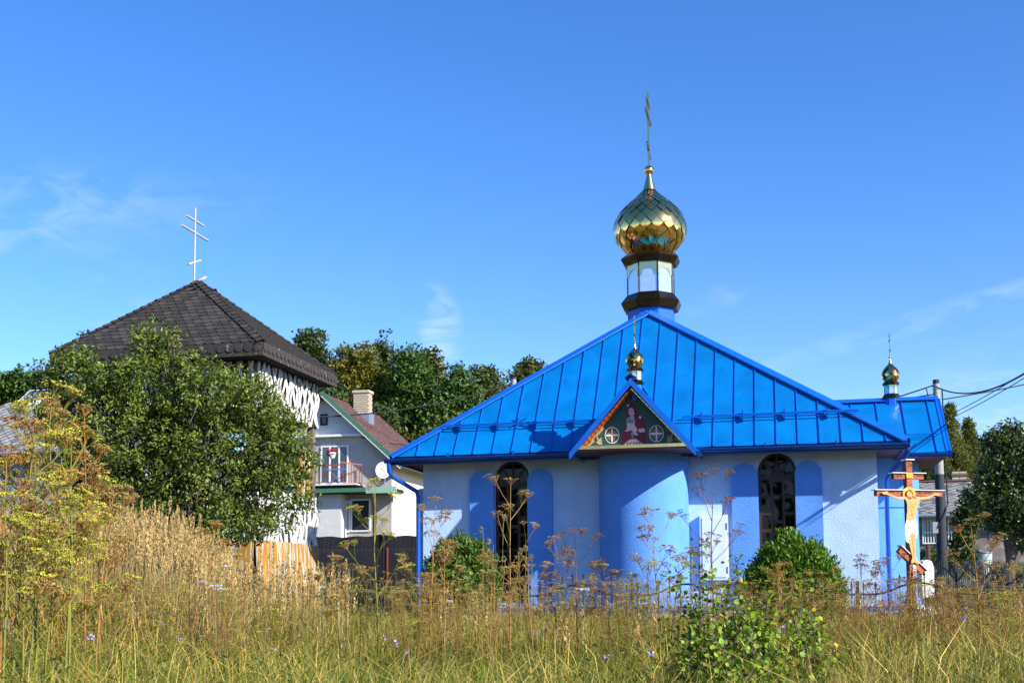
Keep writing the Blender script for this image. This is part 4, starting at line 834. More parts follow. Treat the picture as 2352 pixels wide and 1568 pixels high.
# leaf cloud helper ------------------------------------------------------------
def leafmesh(name, C, size, colr, m, parent=None, up=.35, asp=.5, droop=0., outv=None, rnd=False, **kw):
    n = len(C); size = np.broadcast_to(size, (n,)).astype(float)[:, None]
    d = rng.normal(size=(n, 3)); d[:, 2] -= droop
    if outv is not None: d += outv*1.0
    d /= np.linalg.norm(d, axis=1)[:, None]
    nn = rng.normal(size=(n, 3))*.8; nn[:, 2] += up; nn[:, 0] += .15
    if outv is not None: nn += outv*.7
    sd = np.cross(d, nn); sd /= np.maximum(1e-6, np.linalg.norm(sd, axis=1))[:, None]; nn = np.cross(sd, d)
    if rnd:
        P_ = [C-nn*size*.06]+[C+d*size*.5*a_+sd*size*asp*.5*b_+nn*size*.05 for a_, b_ in ((-1, 0), (-.55, .85), (.25, 1), (1.0, .12), (.25, -1), (-.55, -.85))]
        V = np.stack(P_, 1).reshape(-1, 3); i = np.arange(n)*7; Fc = np.concatenate([np.stack([i, i+1+k, i+1+(k+1) % 6], 1) for k in range(6)])
        return npmesh(name, V, Fc, m, parent, np.repeat(colr, 7, 0), **kw)
    base = C-d*size*.5; tip = C+d*size*.5-nn*size*.08; l = C+sd*size*asp*.5+nn*size*.08-d*size*.06; r_ = C-sd*size*asp*.5+nn*size*.08-d*size*.06
    V = np.stack([base, l, tip, r_], 1).reshape(-1, 3); i = np.arange(n)*4
    Fc = np.concatenate([np.stack([i, i+1, i+2], 1), np.stack([i, i+2, i+3], 1)])
    return npmesh(name, V, Fc, m, parent, np.repeat(colr, 4, 0), **kw)
def pal(cols, wts, n, jit=.18):
    cols = np.array(cols); idx = rng.choice(len(cols), n, p=np.array(wts)/sum(wts)); return cols[idx]*rng.uniform(1-jit, 1+jit, (n, 1))
o = leafmesh('blooms', sph(.20, 160)*np.array([1.45, .8, .5])+[0, 0, .05], .07, pal([(.62, .01, .02), (.4, .0, .02)], [3, 1], 160), M['leaf'], hbk, asp=.9)
leafmesh('foliage', sph(.25, 120)*np.array([1.2, .8, .5])+[0, 0, -.08], .09, pal([(.05, .12, .02)], [1], 120), M['leaf'], hbk, asp=.8)
# blue clothes airer on the balcony
ap_ = P(772, 1085, 54.2); air = empty('clothes_airer', ap_, 0, label='blue clothes airer standing on the balcony behind the railing', category='clothes airer')
am = MB(); am.tube([(-.35, 0, .15), (.35, 0, -.6)], .012, 5); am.tube([(.35, 0, .15), (-.35, 0, -.6)], .012, 5); am.build('leg', M['bluep'], air)
wm_ = MB(); 
for k in range(6): wm_.tube([(-.45, -.05+k*.07, .15), (.45, -.05+k*.07, .17)], .012, 4)
wm_.build('rack', M['bluep'], air)
# ================================================================== BLACK SCREENED FENCE
fb0 = P(715, 1342, 40); fb0[2] = 0
bf = empty('screened_fence', fb0, -PSI, label='wire fence hung with black screening between bell tower and church', category='fence')
fz0 = 1.5; fz1 = onp(850, 1228, 0, fb0)[1]; FL = 5.4
scn = MB(); nn_ = 40; vs = []
for i in range(nn_+1):
    x = FL*i/nn_; sag = .05*abs(math.sin(x*1.3))+.02*math.sin(x*7)
    for z in (fz0-.2, (fz0+fz1)/2, fz1-sag): vs.append((x, .05+.03*math.sin(x*5+z*3), z))
fs = [(i*3+j, (i+1)*3+j, (i+1)*3+j+1, i*3+j+1) for i in range(nn_) for j in (0, 1)]
scn.add(vs, fs).build('screen', M['mesh'], bf)
wz1 = fz1-.45; cm = MB(); stp = .085
k = -int((wz1-fz0)/stp)-1
lines = []
x = -(wz1-fz0)
while x < FL:
    a_ = max(0, x); b_ = min(FL, x+(wz1-fz0))
    if b_ > a_:
        cm.beam((a_, -.01, fz0+(a_-x)), (b_, -.01, fz0+(b_-x)), .007, .007); cm.beam((a_, -.02, wz1-(a_-x)), (b_, -.02, wz1-(b_-x)), .007, .007)
    x += stp
cm.build('chain_link_mesh', M['chain'], bf, kind='stuff')
for x in (.12, 2.72, 5.2):
    MB().tube([(x, -.04, fz0-.3), (x, -.04, fz1-.42)], .035, 8).build('post', M['redpost'], bf)
    MB().tube([(x-.14, .0, fz0-.3), (x-.14, .0, fz1+.08)], .035, 8).build('post', M['iron'], bf)
# ================================================================== LEFT BUILDING
lb = P(90, 1035, 40); lb[2] = 0
left = empty('slate_roofed_house', lb, -PSI, label='low grey house with slate roof and a skylight behind the flowering weeds at left', category='house')
ez_ = onp(60, 1036, 0, lb)[1]; rz_ = onp(90, 888, 4.0, lb)[1]
sk = (rz_-ez_)/4.0
MB().box(-9, 3.3, .4, 7.6, .9, ez_+.1).build('wall', M['leftw'], left)
lr = MB().add([(-9.5, 0, ez_), (3.8, 0, ez_), (3.8, 4, rz_), (-1.2, 4, rz_), (3.8, 8, ez_), (-9.5, 8, ez_), (-9.5, 0, ez_-.12), (3.8, 0, ez_-.12)], [(0, 1, 2, 3), (3, 2, 4, 5), (5, 0, 3), (1, 4, 2), (0, 1, 7, 6)]).build('roof', M['slate2'], left)
def slates(o0, ex, uy, n_, inside, wd, step, mats, parent, nm='slate'):
    ms = [MB() for _ in mats]; o0, ex, uy, n_ = map(Vector, (o0, ex, uy, n_)); r = 0; y = 0
    while y < 8:
        x = -14+(r % 2)*wd/2
        while x < 14:
            if inside(x, y):
                m_ = random.choice(ms); p = o0+ex*x+uy*y; t = random.uniform(0, .012)
                m_.add([p-uy*step+n_*(.03+t), p+ex*wd*.49+n_*.02, p+uy*step+n_*.008, p-ex*wd*.49+n_*.02], [(0, 1, 2, 3)])
            x += wd
        y += step; r += 1
    for m_, mt in zip(ms, mats):
        if m_.v: m_.build(nm, mt, parent, kind='stuff')
ls_ = math.sqrt(16+(rz_-ez_)**2)
slates((0, 0, ez_), (1, 0, 0), (0, 4/ls_, (rz_-ez_)/ls_), (0, -(rz_-ez_)/ls_, 4/ls_), lambda x, y: .1 < y < ls_-.05 and x > -9.4+8.2*(y/ls_) and x < 3.7, .36, .19, (M['slate'], M['slate2'], M['slate']), lr)
a_, z_ = onp(76, 905, 3.1, lb)
fr2 = MB().box(a_-.45, a_+.5, 2.75, 3.55, 0, .12); fr2.v = [(x, y, z+ez_+sk*y+.02) for x, y, z in fr2.v]; sk_ = fr2.build('skylight', M['wframe'], left)
fr3 = MB().box(a_-.38, a_+.43, 2.82, 3.48, .125, .14); fr3.v = [(x, y, z+ez_+sk*y+.02) for x, y, z in fr3.v]; fr3.build('pane', M['glassb'], sk_)
MB().tube([(-9.5, -.08, ez_-.06), (3.8, -.08, ez_-.06)], .075, 8).build('gutter', M['zinc'], left)
for x in (-3.2, -1.0): 
    f = MB().slab([[(x-.5, 2.6), (x+.5, 2.6), (x+.5, 4.1), (x-.5, 4.1)], [(x-.42, 2.68), (x+.42, 2.68), (x+.42, 4.02), (x-.42, 4.02)]], XZ, .34, .41).build('window', M['wframe'], left)
    MB().box(x-.43, x+.43, .37, .38, 2.67, 4.03).build('pane', M['glass'], f)
# ================================================================== RIGHT WORKSHOP
rb_ = P(2140, 1180, 50); rb_[2] = 0
ws = empty('workshop', rb_, -PSI, label='old low workshop with grey slate roof and barred windows behind the pole', category='workshop')
e0 = onp(2180, 1180, 0, rb_)[1]; r0 = onp(2180, 1106, 4.5, rb_)[1]
MB().box(-3, 12, .5, 9, 1.5, e0+.05).build('wall', M['oldwall'], ws)
wr = MB().add([(-3.3, 0, e0), (12.4, 0, e0), (12.4, 4.5, r0), (-3.3, 4.5, r0), (12.4, 9, e0), (-3.3, 9, e0), (-3.3, 0, e0-.15), (12.4, 0, e0-.15)], [(0, 1, 2, 3), (3, 2, 4, 5), (0, 1, 7, 6), (0, 3, 5), (1, 4, 2)]).build('roof', M['slate2'], ws)
l2 = math.sqrt(4.5**2+(r0-e0)**2)
slates((3, 0, e0), (1, 0, 0), (0, 4.5/l2, (r0-e0)/l2), (0, -(r0-e0)/l2, 4.5/l2), lambda x, y: .1 < y < l2-.05 and -6.2 < x < 9.3, .42, .2, (M['slate'], M['slate'], M['slate2']), wr)
MB().beam((-3.3, 4.5, r0+.05), (12.4, 4.5, r0+.05), .3, .06).build('ridge_cap', M['redroof'], wr)
MB().tube([(-3.3, -.09, e0-.05), (12.4, -.09, e0-.05)], .08, 8).build('gutter', M['zinc'], ws)
cs_, cz_ = onp(2202, 1090, 4.6, rb_); ch = MB().box(cs_-.3, cs_+.3, 4.4, 5.0, r0-.2, cz_).build('chimney', M['mortar'], ws)
for r in range(5):
    for k in range(2): MB().box(cs_-.31+k*.32-(r % 2)*.0, cs_-.01+k*.32-.0, 4.38, 4.5, r0+.02+r*.09, r0+.02+r*.09+.07).build('brick', M['brick'], ch)
MB().box(cs_-.36, cs_+.36, 4.34, 5.06, cz_-.08, cz_+.02).build('chimney_cap', M['mortar'], ch)
for (u0, v0, u1, v1, nv) in ((2117, 1188, 2152, 1248, 5), (2176, 1188, 2235, 1248, 7)):
    a0, z1 = onp(u0, v0, .45, rb_); a1, z0 = onp(u1, v1, .45, rb_)
    f = MB().slab([[(a0, z0), (a1, z0), (a1, z1), (a0, z1)], [(a0+.05, z0+.05), (a1-.05, z0+.05), (a1-.05, z1-.05), (a0+.05, z1-.05)]], XZ, .42, .5).build('window', M['wframe'], ws)
    MB().box(a0+.04, a1-.04, .47, .48, z0+.04, z1-.04).build('pane', M['glassb'], f)
    for k in range(1, nv): x = a0+(a1-a0)*k/nv; MB().box(x-.018, x+.018, .435, .465, z0+.05, z1-.05).build('window_bar', M['wframe'], f)
    MB().box(a0+.05, a1-.05, .433, .467, z0+(z1-z0)*.42, z0+(z1-z0)*.46).build('window_bar', M['wframe'], f)
dx, _ = onp(2166, 1200, .3, rb_); MB().tube([(dx, .1, e0-.15), (dx, .35, e0-.4), (dx, .35, 2.4)], .07, 8).build('downpipe', M['wframe'], ws)
# ================================================================== POLES AND WIRES
pb = P(2165, 1290, 36); pt = P(2150, 872, 36)
pole = empty('utility_pole', (pb[0], pb[1], 0), 0, label='tall tapering utility pole behind the church porch', category='utility pole')
MB().tube([(0, 0, pb[2]-.4), (0, 0, 4.9)], [.165, .14], 14).build('lower_shaft', M['poled'], pole, smooth=True); MB().tube([(0, 0, 4.9), (.0, 0, pt[2]-.12)], [.139, .095], 14).build('upper_shaft', M['pole'], pole, smooth=True)
MB().tube([(0, 0, pt[2]-.12), (0, 0, pt[2])], [.10, .10], 14).build('top_cap', M['poled'], pole)
for z in (pt[2]-.6, pt[2]-.3): MB().tube([(0, 0, z), (0, 0, z+.04)], .115, 14).build('band', M['zinc'], pole)
MB().tube([(-.1, -.02, pt[2]-.2), (-.35, -.1, pt[2]-.25), (-.25, -.1, pt[2]-.75)], .02, 5).build('insulator_bracket', M['iron'], pole)
bz = P(2150, 1212, 36)[2]; MB().box(-.30, -.14, -.12, .08, bz-.16, bz+.18).build('junction_box', M['zinc'], pole)
MB().tube([(.15, -.08, pt[2]-.3), (.17, -.1, 5.), (.18, -.12, 4.), (.1, -.16, 3.8), (-.15, -.14, bz+.0)], .022, 5).build('conduit', M['wire'], pole)
pb2 = P(1181, 1010, 60); pt2 = P(1181, 866, 60)
pole2 = empty('utility_pole', (pb2[0], pb2[1], 0), 0, label='pole top just showing above the left slope of the blue roof', category='utility pole')
MB().tube([(0, 0, 2.5), (0, 0, pt2[2]-.1)], [.17, .13], 12).build('shaft', M['pole'], pole2, smooth=True); MB().tube([(0, 0, pt2[2]-.1), (0, 0, pt2[2])], .15, 12).build('top_cap', M['poled'], pole2); MB().tube([(0, 0, pt2[2]-.45), (0, 0, pt2[2]-.4)], .16, 12).build('band', M['zinc'], pole2)
def wire(a, b, sag, r, label, grp='overhead cables'):
    a = np.array(a); b = np.array(b); pts = [a+(b-a)*t-np.array([0, 0, sag*4*t*(1-t)]) for t in np.linspace(0, 1, 21)]
    o = MB().tube([Vector(q)-Vector(a) for q in pts], r, 5).build('overhead_cable', M['wire'], label=label, category='cable', group=grp); o.location = a; return o
wire(P(2146, 884, 36), P(1700, 985, 62), .3, .022, 'thin black cable running from the pole top down behind the main roof')
wire(P(2146, 905, 36), P(1700, 945, 70), .2, .020, 'thin black cable running left from the pole just above the porch cupola base')
wire(P(2150, 888, 36), P(2420, 810, 22), .45, .022, 'thick sagging black cable from the pole to the upper right edge')
wire(P(2165, 917, 36), P(2450, 860, 40), .05, .020, 'nearly straight black cable running right from the pole')
wire(P(2100, 990, 33), P(2450, 796, 22), .1, .010, 'upper line of the steep cable pair crossing the larches')
wire(P(2102, 996, 33), P(2450, 806, 22), .12, .010, 'lower line of the steep cable pair crossing the larches')
wire(P(733, 957, 54.5), P(1176, 881, 60), .35, .035, 'long black cable from the house gable to the pole top behind the roof')
wire(P(829, 1003, 54.7), P(960, 1022, 60), .1, .025, 'short black cable leaving the house gable under the roof edge')
# ================================================================== yard odds and ends at the right
dr = P(2262, 1325, 40); dr_ = empty('metal_drum', (dr[0], dr[1], 0), .3, label='pale grey metal drum with a lid standing beside the road', category='drum')
zd = dr[2]; ht = 1.30*.62*1.0
MB().lathe([(.23, zd-.4), (.235, zd-.02), (.25, zd+.4), (.255, zd+.42), (.25, zd+.44), (.262, zd+.82)], 24).build('body', M['drum'], dr_, smooth=True)
MB().lathe([(.29, zd+.82), (.29, zd+.85), (.05, zd+.88)], 24).build('lid', M['zinc'], dr_); MB().tube([(.0, -.30, zd+.4), (.1, -.33, zd+.42)], .03, 6).build('handle', M['iron'], dr_)
stp_ = P(2128, 1395, 24); stn = MB().slab([[(-.13, 0), (.13, 0), (.14, .62), (.09, .74), (0, .77), (-.09, .74), (-.14, .62)]], XZ, -.1, .1)
stn = stn.build('white_stone', M['stone'], label='small whitewashed stone block with rounded top right of the crucifix', category='stone'); stn.location = (stp_[0], stp_[1], P(2128, 1372, 24)[2]); stn.rotation_euler = (0, 0, .2)
pq = P(2129, 1250, 26); pq0 = P(2133, 1320, 26)
o = MB().tube([(0, 0, 0), (0, 0, pq[2]-.5)], .055, 10).build('pipe_post', M['rustpost'], smooth=True, label='brown steel pipe standing behind the white stone', category='post'); o.location = (pq0[0], pq0[1], .5)
# rubble heap
rp_ = P(2215, 1290, 44); n = 2600; a_ = rng.uniform(0, 6.28, n); q = np.sqrt(rng.uniform(0, 1, n)); C = np.stack([rp_[0]+q*np.cos(a_)*1.5, rp_[1]+q*np.sin(a_)*1.2, 2.0+(1-q**2)*.75], 1)
leafmesh('rubble_heap', C, .14, pal([(.22, .21, .2), (.12, .11, .10), (.3, .29, .27)], [2, 1, 1], n), M['stem'], asp=.8, kind='stuff', label='heap of grey rubble in front of the workshop', category='rubble')
# ================================================================== VEGETATION
G1 = [(.055, .11, .018), (.09, .16, .022), (.035, .075, .015), (.14, .19, .03)]
def tree(name, base, blobs, ncl, lpc, lsize, cols, wts, label, category='tree', group=None, clr=.35, trunk_r=.14, asp=.5, fork=.4, crown_m='leaf', limbs=14, cflat=.75, droop=0., up=.35, seedjit=.0, barkm=None, twigs=0, shell=.45):
    """blobs: list of (centre xyz, radii xyz, weight). leaf clumps fill the outer part of the blobs; limbs reach the clumps"""
    bx, by, bz_ = base; root = empty(name, (bx, by, bz_), 0, label=label, category=category)
    if group: root['group'] = group
    wt = np.array([b[2] if len(b) > 2 else b[1][0]*b[1][1]*b[1][2] for b in blobs], float); wt /= wt.sum(); ids = rng.choice(len(blobs), ncl, p=wt)
    d = rng.normal(size=(ncl, 3)); d /= np.linalg.norm(d, axis=1)[:, None]; r = rng.uniform(shell, 1.0, ncl)**.6
    C0 = np.array([blobs[i][0] for i in ids]); Rr = np.array([blobs[i][1] for i in ids]); C = C0+d*Rr*r[:, None]-np.array(base)
    outv = d/Rr; outv /= np.linalg.norm(outv, axis=1)[:, None]
    csz = rng.uniform(.6, 1.35, ncl)*clr; k = lpc
    off = rng.normal(size=(ncl, k, 3)); off /= np.linalg.norm(off, axis=2)[..., None]; off *= (rng.uniform(0, 1, (ncl, k))**.45)[..., None]*csz[:, None, None]; off[..., 2] *= cflat
    L_ = (C[:, None, :]+off).reshape(-1, 3); cc = pal(cols, wts, ncl, .22)
    colr = np.repeat(cc, k, 0)*rng.uniform(.72, 1.3, (ncl*k, 1)); mixk = rng.uniform(0, 1, ncl*k) < .25; colr[mixk] = pal(cols, wts, int(mixk.sum()), .2)
    keep = L_[:, 2] > .1; L_ = L_[keep]; colr = colr[keep]; ov = np.repeat(outv, k, 0)[keep]
    leafmesh('crown', L_, rng.uniform(.7, 1.25, len(L_))*lsize, colr, M[crown_m], root, asp=asp, up=up, droop=droop, outv=ov*.6, kind='stuff')
    # trunk and limbs
    m_ = MB(); zt_ = float(np.percentile(C[:, 2], 60)); mid = Vector((float(C[:, 0].mean())*.4, float(C[:, 1].mean())*.4, zt_*fork)); top = Vector((float(np.average(C[:, 0])), float(np.average(C[:, 1])), float(C[:, 2].max())*.93))
    m_.tube([(0, 0, -.3), mid*.5+Vector((.04, .03, 0)), mid, mid.lerp(top, .5)+Vector((.1, 0, 0)), top], [trunk_r*1.25, trunk_r, trunk_r*.8, trunk_r*.45, .015], 8)
    for i in rng.choice(ncl, min(limbs, ncl), replace=False):
        tgt = Vector(map(float, C[i])); f = random.uniform(.35, 1.0); s_ = mid*f if random.random() < .5 else mid.lerp(top, random.uniform(0, .75)); q = s_.lerp(tgt, .5)+Vector((random.uniform(-.1, .1), random.uniform(-.1, .1), .12*(tgt-s_).length))
        m_.tube([s_, q, tgt], [trunk_r*.38, trunk_r*.2, .012], 5, cap=False)
    m_.build('trunk', barkm or M['bark'], root, smooth=True)
    if twigs:
        tw = MB()
        for i in rng.choice(ncl, min(twigs, ncl), replace=False):
            c_ = Vector(map(float, C[i])); inn = Vector(map(float, C0[i]-np.array(base))); s_ = c_.lerp(inn, random.uniform(.2, .6)); e_ = c_+Vector((random.gauss(0, .2), random.gauss(0, .2), random.gauss(0, .2)))
            tw.tube([s_, s_.lerp(e_, .5)+Vector((random.gauss(0, .05), random.gauss(0, .05), .05)), e_], [.012, .008, .003], 3, cap=False)
        tw.build('twigs', M['bark'], root, kind='stuff')
    return root
def blob(u, v, Yd, ru, rv, ry=None, w=None):          # ellipsoid of foliage whose centre is seen at (u, v) at distance Yd
    c = P(u, v, Yd); k = Yd/2700; b = [tuple(c), (ru*k, ry if ry else ru*k*.9, rv*k)]
    if w: b.append(w)
    return tuple(b)
def gbase(u, Yd):
    p_ = P(u, 1300, Yd); return (p_[0], p_[1], float(ground_h(p_[0], p_[1])))
# plum tree in front of the bell tower
ft = [(130, 860, 42, 40), (120, 940, 32, 60), (185, 835, 60, 38), (360, 800, 60, 75), (330, 900, 150, 90), (220, 880, 95, 55), (480, 900, 120, 90), (590, 920, 75, 60), (160, 960, 60, 80), (300, 1020, 170, 120), (480, 1060, 160, 130), (640, 1010, 75, 80), (650, 1100, 75, 60), (560, 1190, 120, 60), (330, 1160, 150, 80), (200, 1080, 70, 90), (440, 1230, 110, 50), (700, 1150, 25, 25), (715, 1050, 18, 40)]
tree('plum_tree', gbase(430, 22.6), [blob(u, v, 22.6, a, b, min(1.35, a*.0105+.15), w=a*b) for u, v, a, b in ft], 2100, 30, .088, [(.135, .185, .020), (.095, .14, .015), (.20, .25, .03), (.05, .075, .012), (.28, .27, .05)], [4, 4, 2, 3, .25],
     'broad green plum tree that hides most of the bell tower', clr=.19, trunk_r=.12, asp=.46, limbs=70, cflat=.9, crown_m='leaf', twigs=420, droop=.5, shell=.15, fork=.35)
# background trees behind the house and church
DG = [(.045, .075, .014), (.065, .10, .018), (.03, .055, .012)]; YG = [(.17, .16, .014), (.12, .13, .014), (.24, .19, .014), (.08, .10, .014)]; AG = [(.055, .12, .014), (.08, .15, .018), (.035, .08, .012)]
MG = [(.085, .105, .018), (.06, .085, .014), (.125, .125, .02)]
bt = [
 ('oak_tree', 82, 715, [(716, 790, 38, 32), (720, 840, 45, 40), (745, 870, 25, 30)], DG, 150, 'dark oak with a ragged top just right of the tower roof'),
 ('tree', 78, 825, [(820, 845, 62, 55), (795, 900, 60, 60), (860, 900, 50, 60)], YG, 300, 'yellowing round tree behind the brick chimney'),
 ('tree', 80, 880, [(880, 812, 15, 42), (885, 860, 28, 40), (905, 880, 20, 30)], DG, 90, 'narrow dark tree top rising between the yellow tree and the ash'),
 ('ash_tree', 76, 955, [(950, 850, 45, 55), (925, 870, 30, 60), (955, 930, 60, 70), (940, 990, 70, 60)], AG, 340, 'large fresh green ash tree above the red roof'),
 ('tree', 80, 1000, [(990, 850, 25, 50), (1005, 900, 30, 60)], MG, 150, 'brownish green tree leaning against the ash on its right'),
 ('locust_tree', 74, 1060, [(1052, 855, 18, 25), (1060, 900, 45, 40), (1050, 950, 60, 60), (1010, 970, 60, 50)], AG, 240, 'feathery locust tree with a pale tuft at its top'),
 ('tree', 79, 1110, [(1095, 860, 25, 22), (1130, 865, 18, 22), (1110, 900, 50, 35), (1120, 940, 60, 40)], MG, 170, 'sparse mixed tree with bare twigs left of the distant pole'),
 ('tree', 84, 1165, [(1160, 912, 40, 25), (1120, 940, 60, 30)], YG, 120, 'low yellow green tree touching the left slope of the blue roof'),
 ('oak_tree', 66, 1218, [(1218, 845, 18, 24), (1205, 868, 28, 16), (1235, 870, 20, 20)], MG, 80, 'small tree top peeping over the left slope of the blue roof'),
 ('tree', 72, 800, [(790, 970, 60, 50), (850, 975, 60, 45), (770, 930, 40, 50)], DG, 210, 'dark tree mass right behind the red roofed house'),
 ('tree', 70, 1000, [(985, 1030, 60, 50), (1050, 1010, 60, 50), (930, 1040, 45, 45)], MG, 220, 'bushy green tree between the red roof and the blue roof'),
 ('tree', 62, 30, [(30, 890, 38, 30), (5, 900, 25, 30), (50, 870, 14, 16)], AG, 110, 'green tree at the left edge behind the slate roof'),
 ('tree', 60, 95, [(98, 875, 12, 18), (90, 885, 14, 14)], DG, 40, 'small dark tree between slate roof and plum tree'),
 ('tree', 70, 190, [(190, 785, 6, 18), (188, 815, 14, 20)], DG, 25, 'thin tree tip above the left slope of the tower roof'),
]
for nm, Yd, bu, bl_, cols, n, lab in bt:
    tree(nm, gbase(bu, Yd), [blob(u, v, Yd, a, b, w=a*b) for u, v, a, b in bl_]+[blob(bl_[-1][0], bl_[-1][1]+90, Yd, bl_[-1][2]*1.1, 80, w=bl_[-1][2]*60)], int(n*1.5), 30, .30, cols, [3, 3, 2, 2][:len(cols)], lab, group='background trees', clr=.75, trunk_r=.25, limbs=30, asp=.55, shell=.1)
# wood closing the view
def wood(name, pts, cols, n, label, lsize=.6):
    bl = []
    for u, v, Yd, a, b in pts: bl.append(blob(u, v, Yd, a, b, w=a*b))
    ids = rng.choice(len(bl), n, p=np.array([b[2] for b in bl])/sum(b[2] for b in bl)); d = rng.normal(size=(n, 3)); d /= np.linalg.norm(d, axis=1)[:, None]
    C = np.array([bl[i][0] for i in ids])+d*np.array([bl[i][1] for i in ids])*(rng.uniform(.3, 1, n)**.5)[:, None]
    k = 14; off = rng.normal(size=(n, k, 3))*.55; Lc = (C[:, None]+off).reshape(-1, 3); cc = np.repeat(pal(cols, [1]*len(cols), n, .25), k, 0)*rng.uniform(.7, 1.3, (n*k, 1))
    return leafmesh(name, Lc, lsize*rng.uniform(.7, 1.3, n*k), cc, M['leaf'], asp=.6, outv=np.repeat(d, k, 0)*.5, kind='stuff', label=label, category='wood')
wood('distant_wood', [(u, 1010+20*math.sin(u*.03), 100, 80, 80) for u in range(640, 1320, 60)]+[(u, 1130, 98, 90, 100) for u in range(640, 1320, 80)], [(.03, .055, .014), (.05, .075, .018), (.07, .07, .015)], 1500, 'dense wooded slope behind the houses left of the church')
wood('distant_wood', [(2290, 1050, 150, 60, 40), (2360, 1040, 150, 60, 38), (2440, 1040, 150, 60, 45), (2200, 1110, 120, 70, 60), (2290, 1130, 120, 70, 60), (2130, 1110, 120, 60, 50), (2380, 1130, 120, 70, 60), (2460, 1120, 120, 70, 60), (2330, 1020, 160, 30, 20)], [(.035, .06, .016), (.05, .08, .02)], 900, 'wooded hill behind the larches at the right', .8)
wood('distant_wood', [(u, 1000, 90, 80, 110) for u in range(-60, 330, 70)], [(.03, .055, .014), (.05, .075, .018)], 350, 'wood glimpsed behind the slate roofed house at far left')
# unseen wood added behind the viewpoint to darken window and dome reflections
bw_ = []
for k in range(46):
    a_ = math.radians(150+k*5.2); R0 = 52+8*math.sin(k*2.3); bw_.append(((R0*math.cos(a_)*1.15, 8+R0*math.sin(a_), 3.5+1.5*math.sin(k*1.7)), (5., 4., 6.5+1.8*math.sin(k*3.1))))
n = 3200; ids = rng.integers(0, len(bw_), n); d = rng.normal(size=(n, 3)); d /= np.linalg.norm(d, axis=1)[:, None]; C = np.array([b[0] for b in bw_])[ids]+d*np.array([b[1] for b in bw_])[ids]; C = (C[:, None]+rng.normal(size=(n, 9, 3))*.8).reshape(-1, 3)
leafmesh('distant_wood', C, rng.uniform(.7, 1.3, len(C)), pal([(.06, .10, .018), (.09, .12, .02), (.13, .13, .02)], [2, 2, 1], len(C)), M['leaf'], asp=.7, kind='stuff', label='unseen wood added behind the viewpoint for reflections in glass and gilding', category='wood')
# larches
def larch(u, vt, vb, Yd, wpx, label):
    b_ = gbase(u, Yd); tp = P(u, vt, Yd); H = tp[2]-b_[2]; root = empty('larch_tree', b_, 0, label=label, category='tree', group='larches at the right')
    MB().tube([(0, 0, -.3), (0, 0, H*.6), (0, 0, H)], [.22, .11, .01], 8).build('trunk', M['bark'], root)
    n = 560; f = rng.uniform(0, 1, n)**.8; z = H*(.12+.86*(1-f)); rad = wpx*Yd/2700*(.08+.92*f)*rng.uniform(.55, 1.1, n); a_ = rng.uniform(0, 6.28, n); segs = []
    tt = np.linspace(.15, 1, 11)
    for i in range(n):
        x = np.cos(a_[i])*rad[i]*tt; y = np.sin(a_[i])*rad[i]*tt; zz = z[i]-.35*rad[i]*tt+.25*rad[i]*tt**3; segs.append(np.stack([x, y, zz], 1))
    C = np.concatenate(segs); C = np.repeat(C, 7, 0); C += rng.normal(size=C.shape)*np.array([.11, .11, .07]); C[:, 2] -= rng.uniform(0, .22, len(C))
    cc = pal([(.15, .165, .020), (.10, .125, .018), (.20, .19, .03)], [3, 3, 1], len(C), .25)
    leafmesh('crown', C, rng.uniform(.12, .26, len(C)), cc, M['leaf'], root, asp=.28, droop=.9, kind='stuff')
larch(2193, 918, 1260, 72, 92, 'tall larch right behind the porch roof'); larch(2238, 950, 1260, 76, 75, 'shorter slim larch to the right of the tall one')
larch(2150, 1040, 1260, 80, 70, 'low larch mostly hidden behind the utility pole')
# apple tree and shrubs at the right
at = [(2330, 990, 22, 18), (2300, 1020, 40, 35), (2350, 1060, 60, 60), (2290, 1090, 45, 50), (2330, 1150, 75, 60), (2380, 1180, 60, 60), (2250, 1140, 35, 28), (2370, 1230, 50, 40), (2270, 1015, 15, 12), (2400, 1100, 60, 80), (2300, 1200, 40, 30)]
tree('apple_tree', gbase(2310, 31), [blob(u, v, 31, a, b, w=a*b) for u, v, a, b in at], 950, 22, .125, [(.05, .085, .016), (.075, .11, .02), (.12, .14, .035), (.03, .055, .012)], [4, 3, 1.5, 2], 'large dark apple tree at the right edge', clr=.28, trunk_r=.14, limbs=40, crown_m='leafgl', twigs=120, shell=.2, fork=.55)
tree('lilac_shrub', gbase(2225, 36), [blob(2225, 1190, 36, 30, 40), blob(2215, 1250, 36, 28, 40), blob(2230, 1140, 36, 16, 20)], 120, 24, .14, [(.07, .12, .022), (.05, .09, .02), (.11, .14, .03)], [3, 3, 1], 'upright green shrub behind the metal drum', category='shrub', clr=.2, trunk_r=.04)
for u, v, Yd, a, b, lab in ((2180, 1285, 38, 35, 25, 'low shrub at the foot of the utility pole'), (2310, 1330, 33, 45, 25, 'low green shrub under the apple tree'), (2135, 1280, 40, 22, 22, 'small shrub below the workshop window'), (2235, 1290, 41, 26, 22, 'weedy shrub in front of the rubble heap')):
    tree('shrub', gbase(u, Yd), [blob(u, v, Yd, a, b)], 60, 24, .11, [(.09, .13, .025), (.06, .09, .02), (.16, .15, .04)], [2, 2, 1], lab, category='shrub', clr=.18, trunk_r=.03, limbs=8)
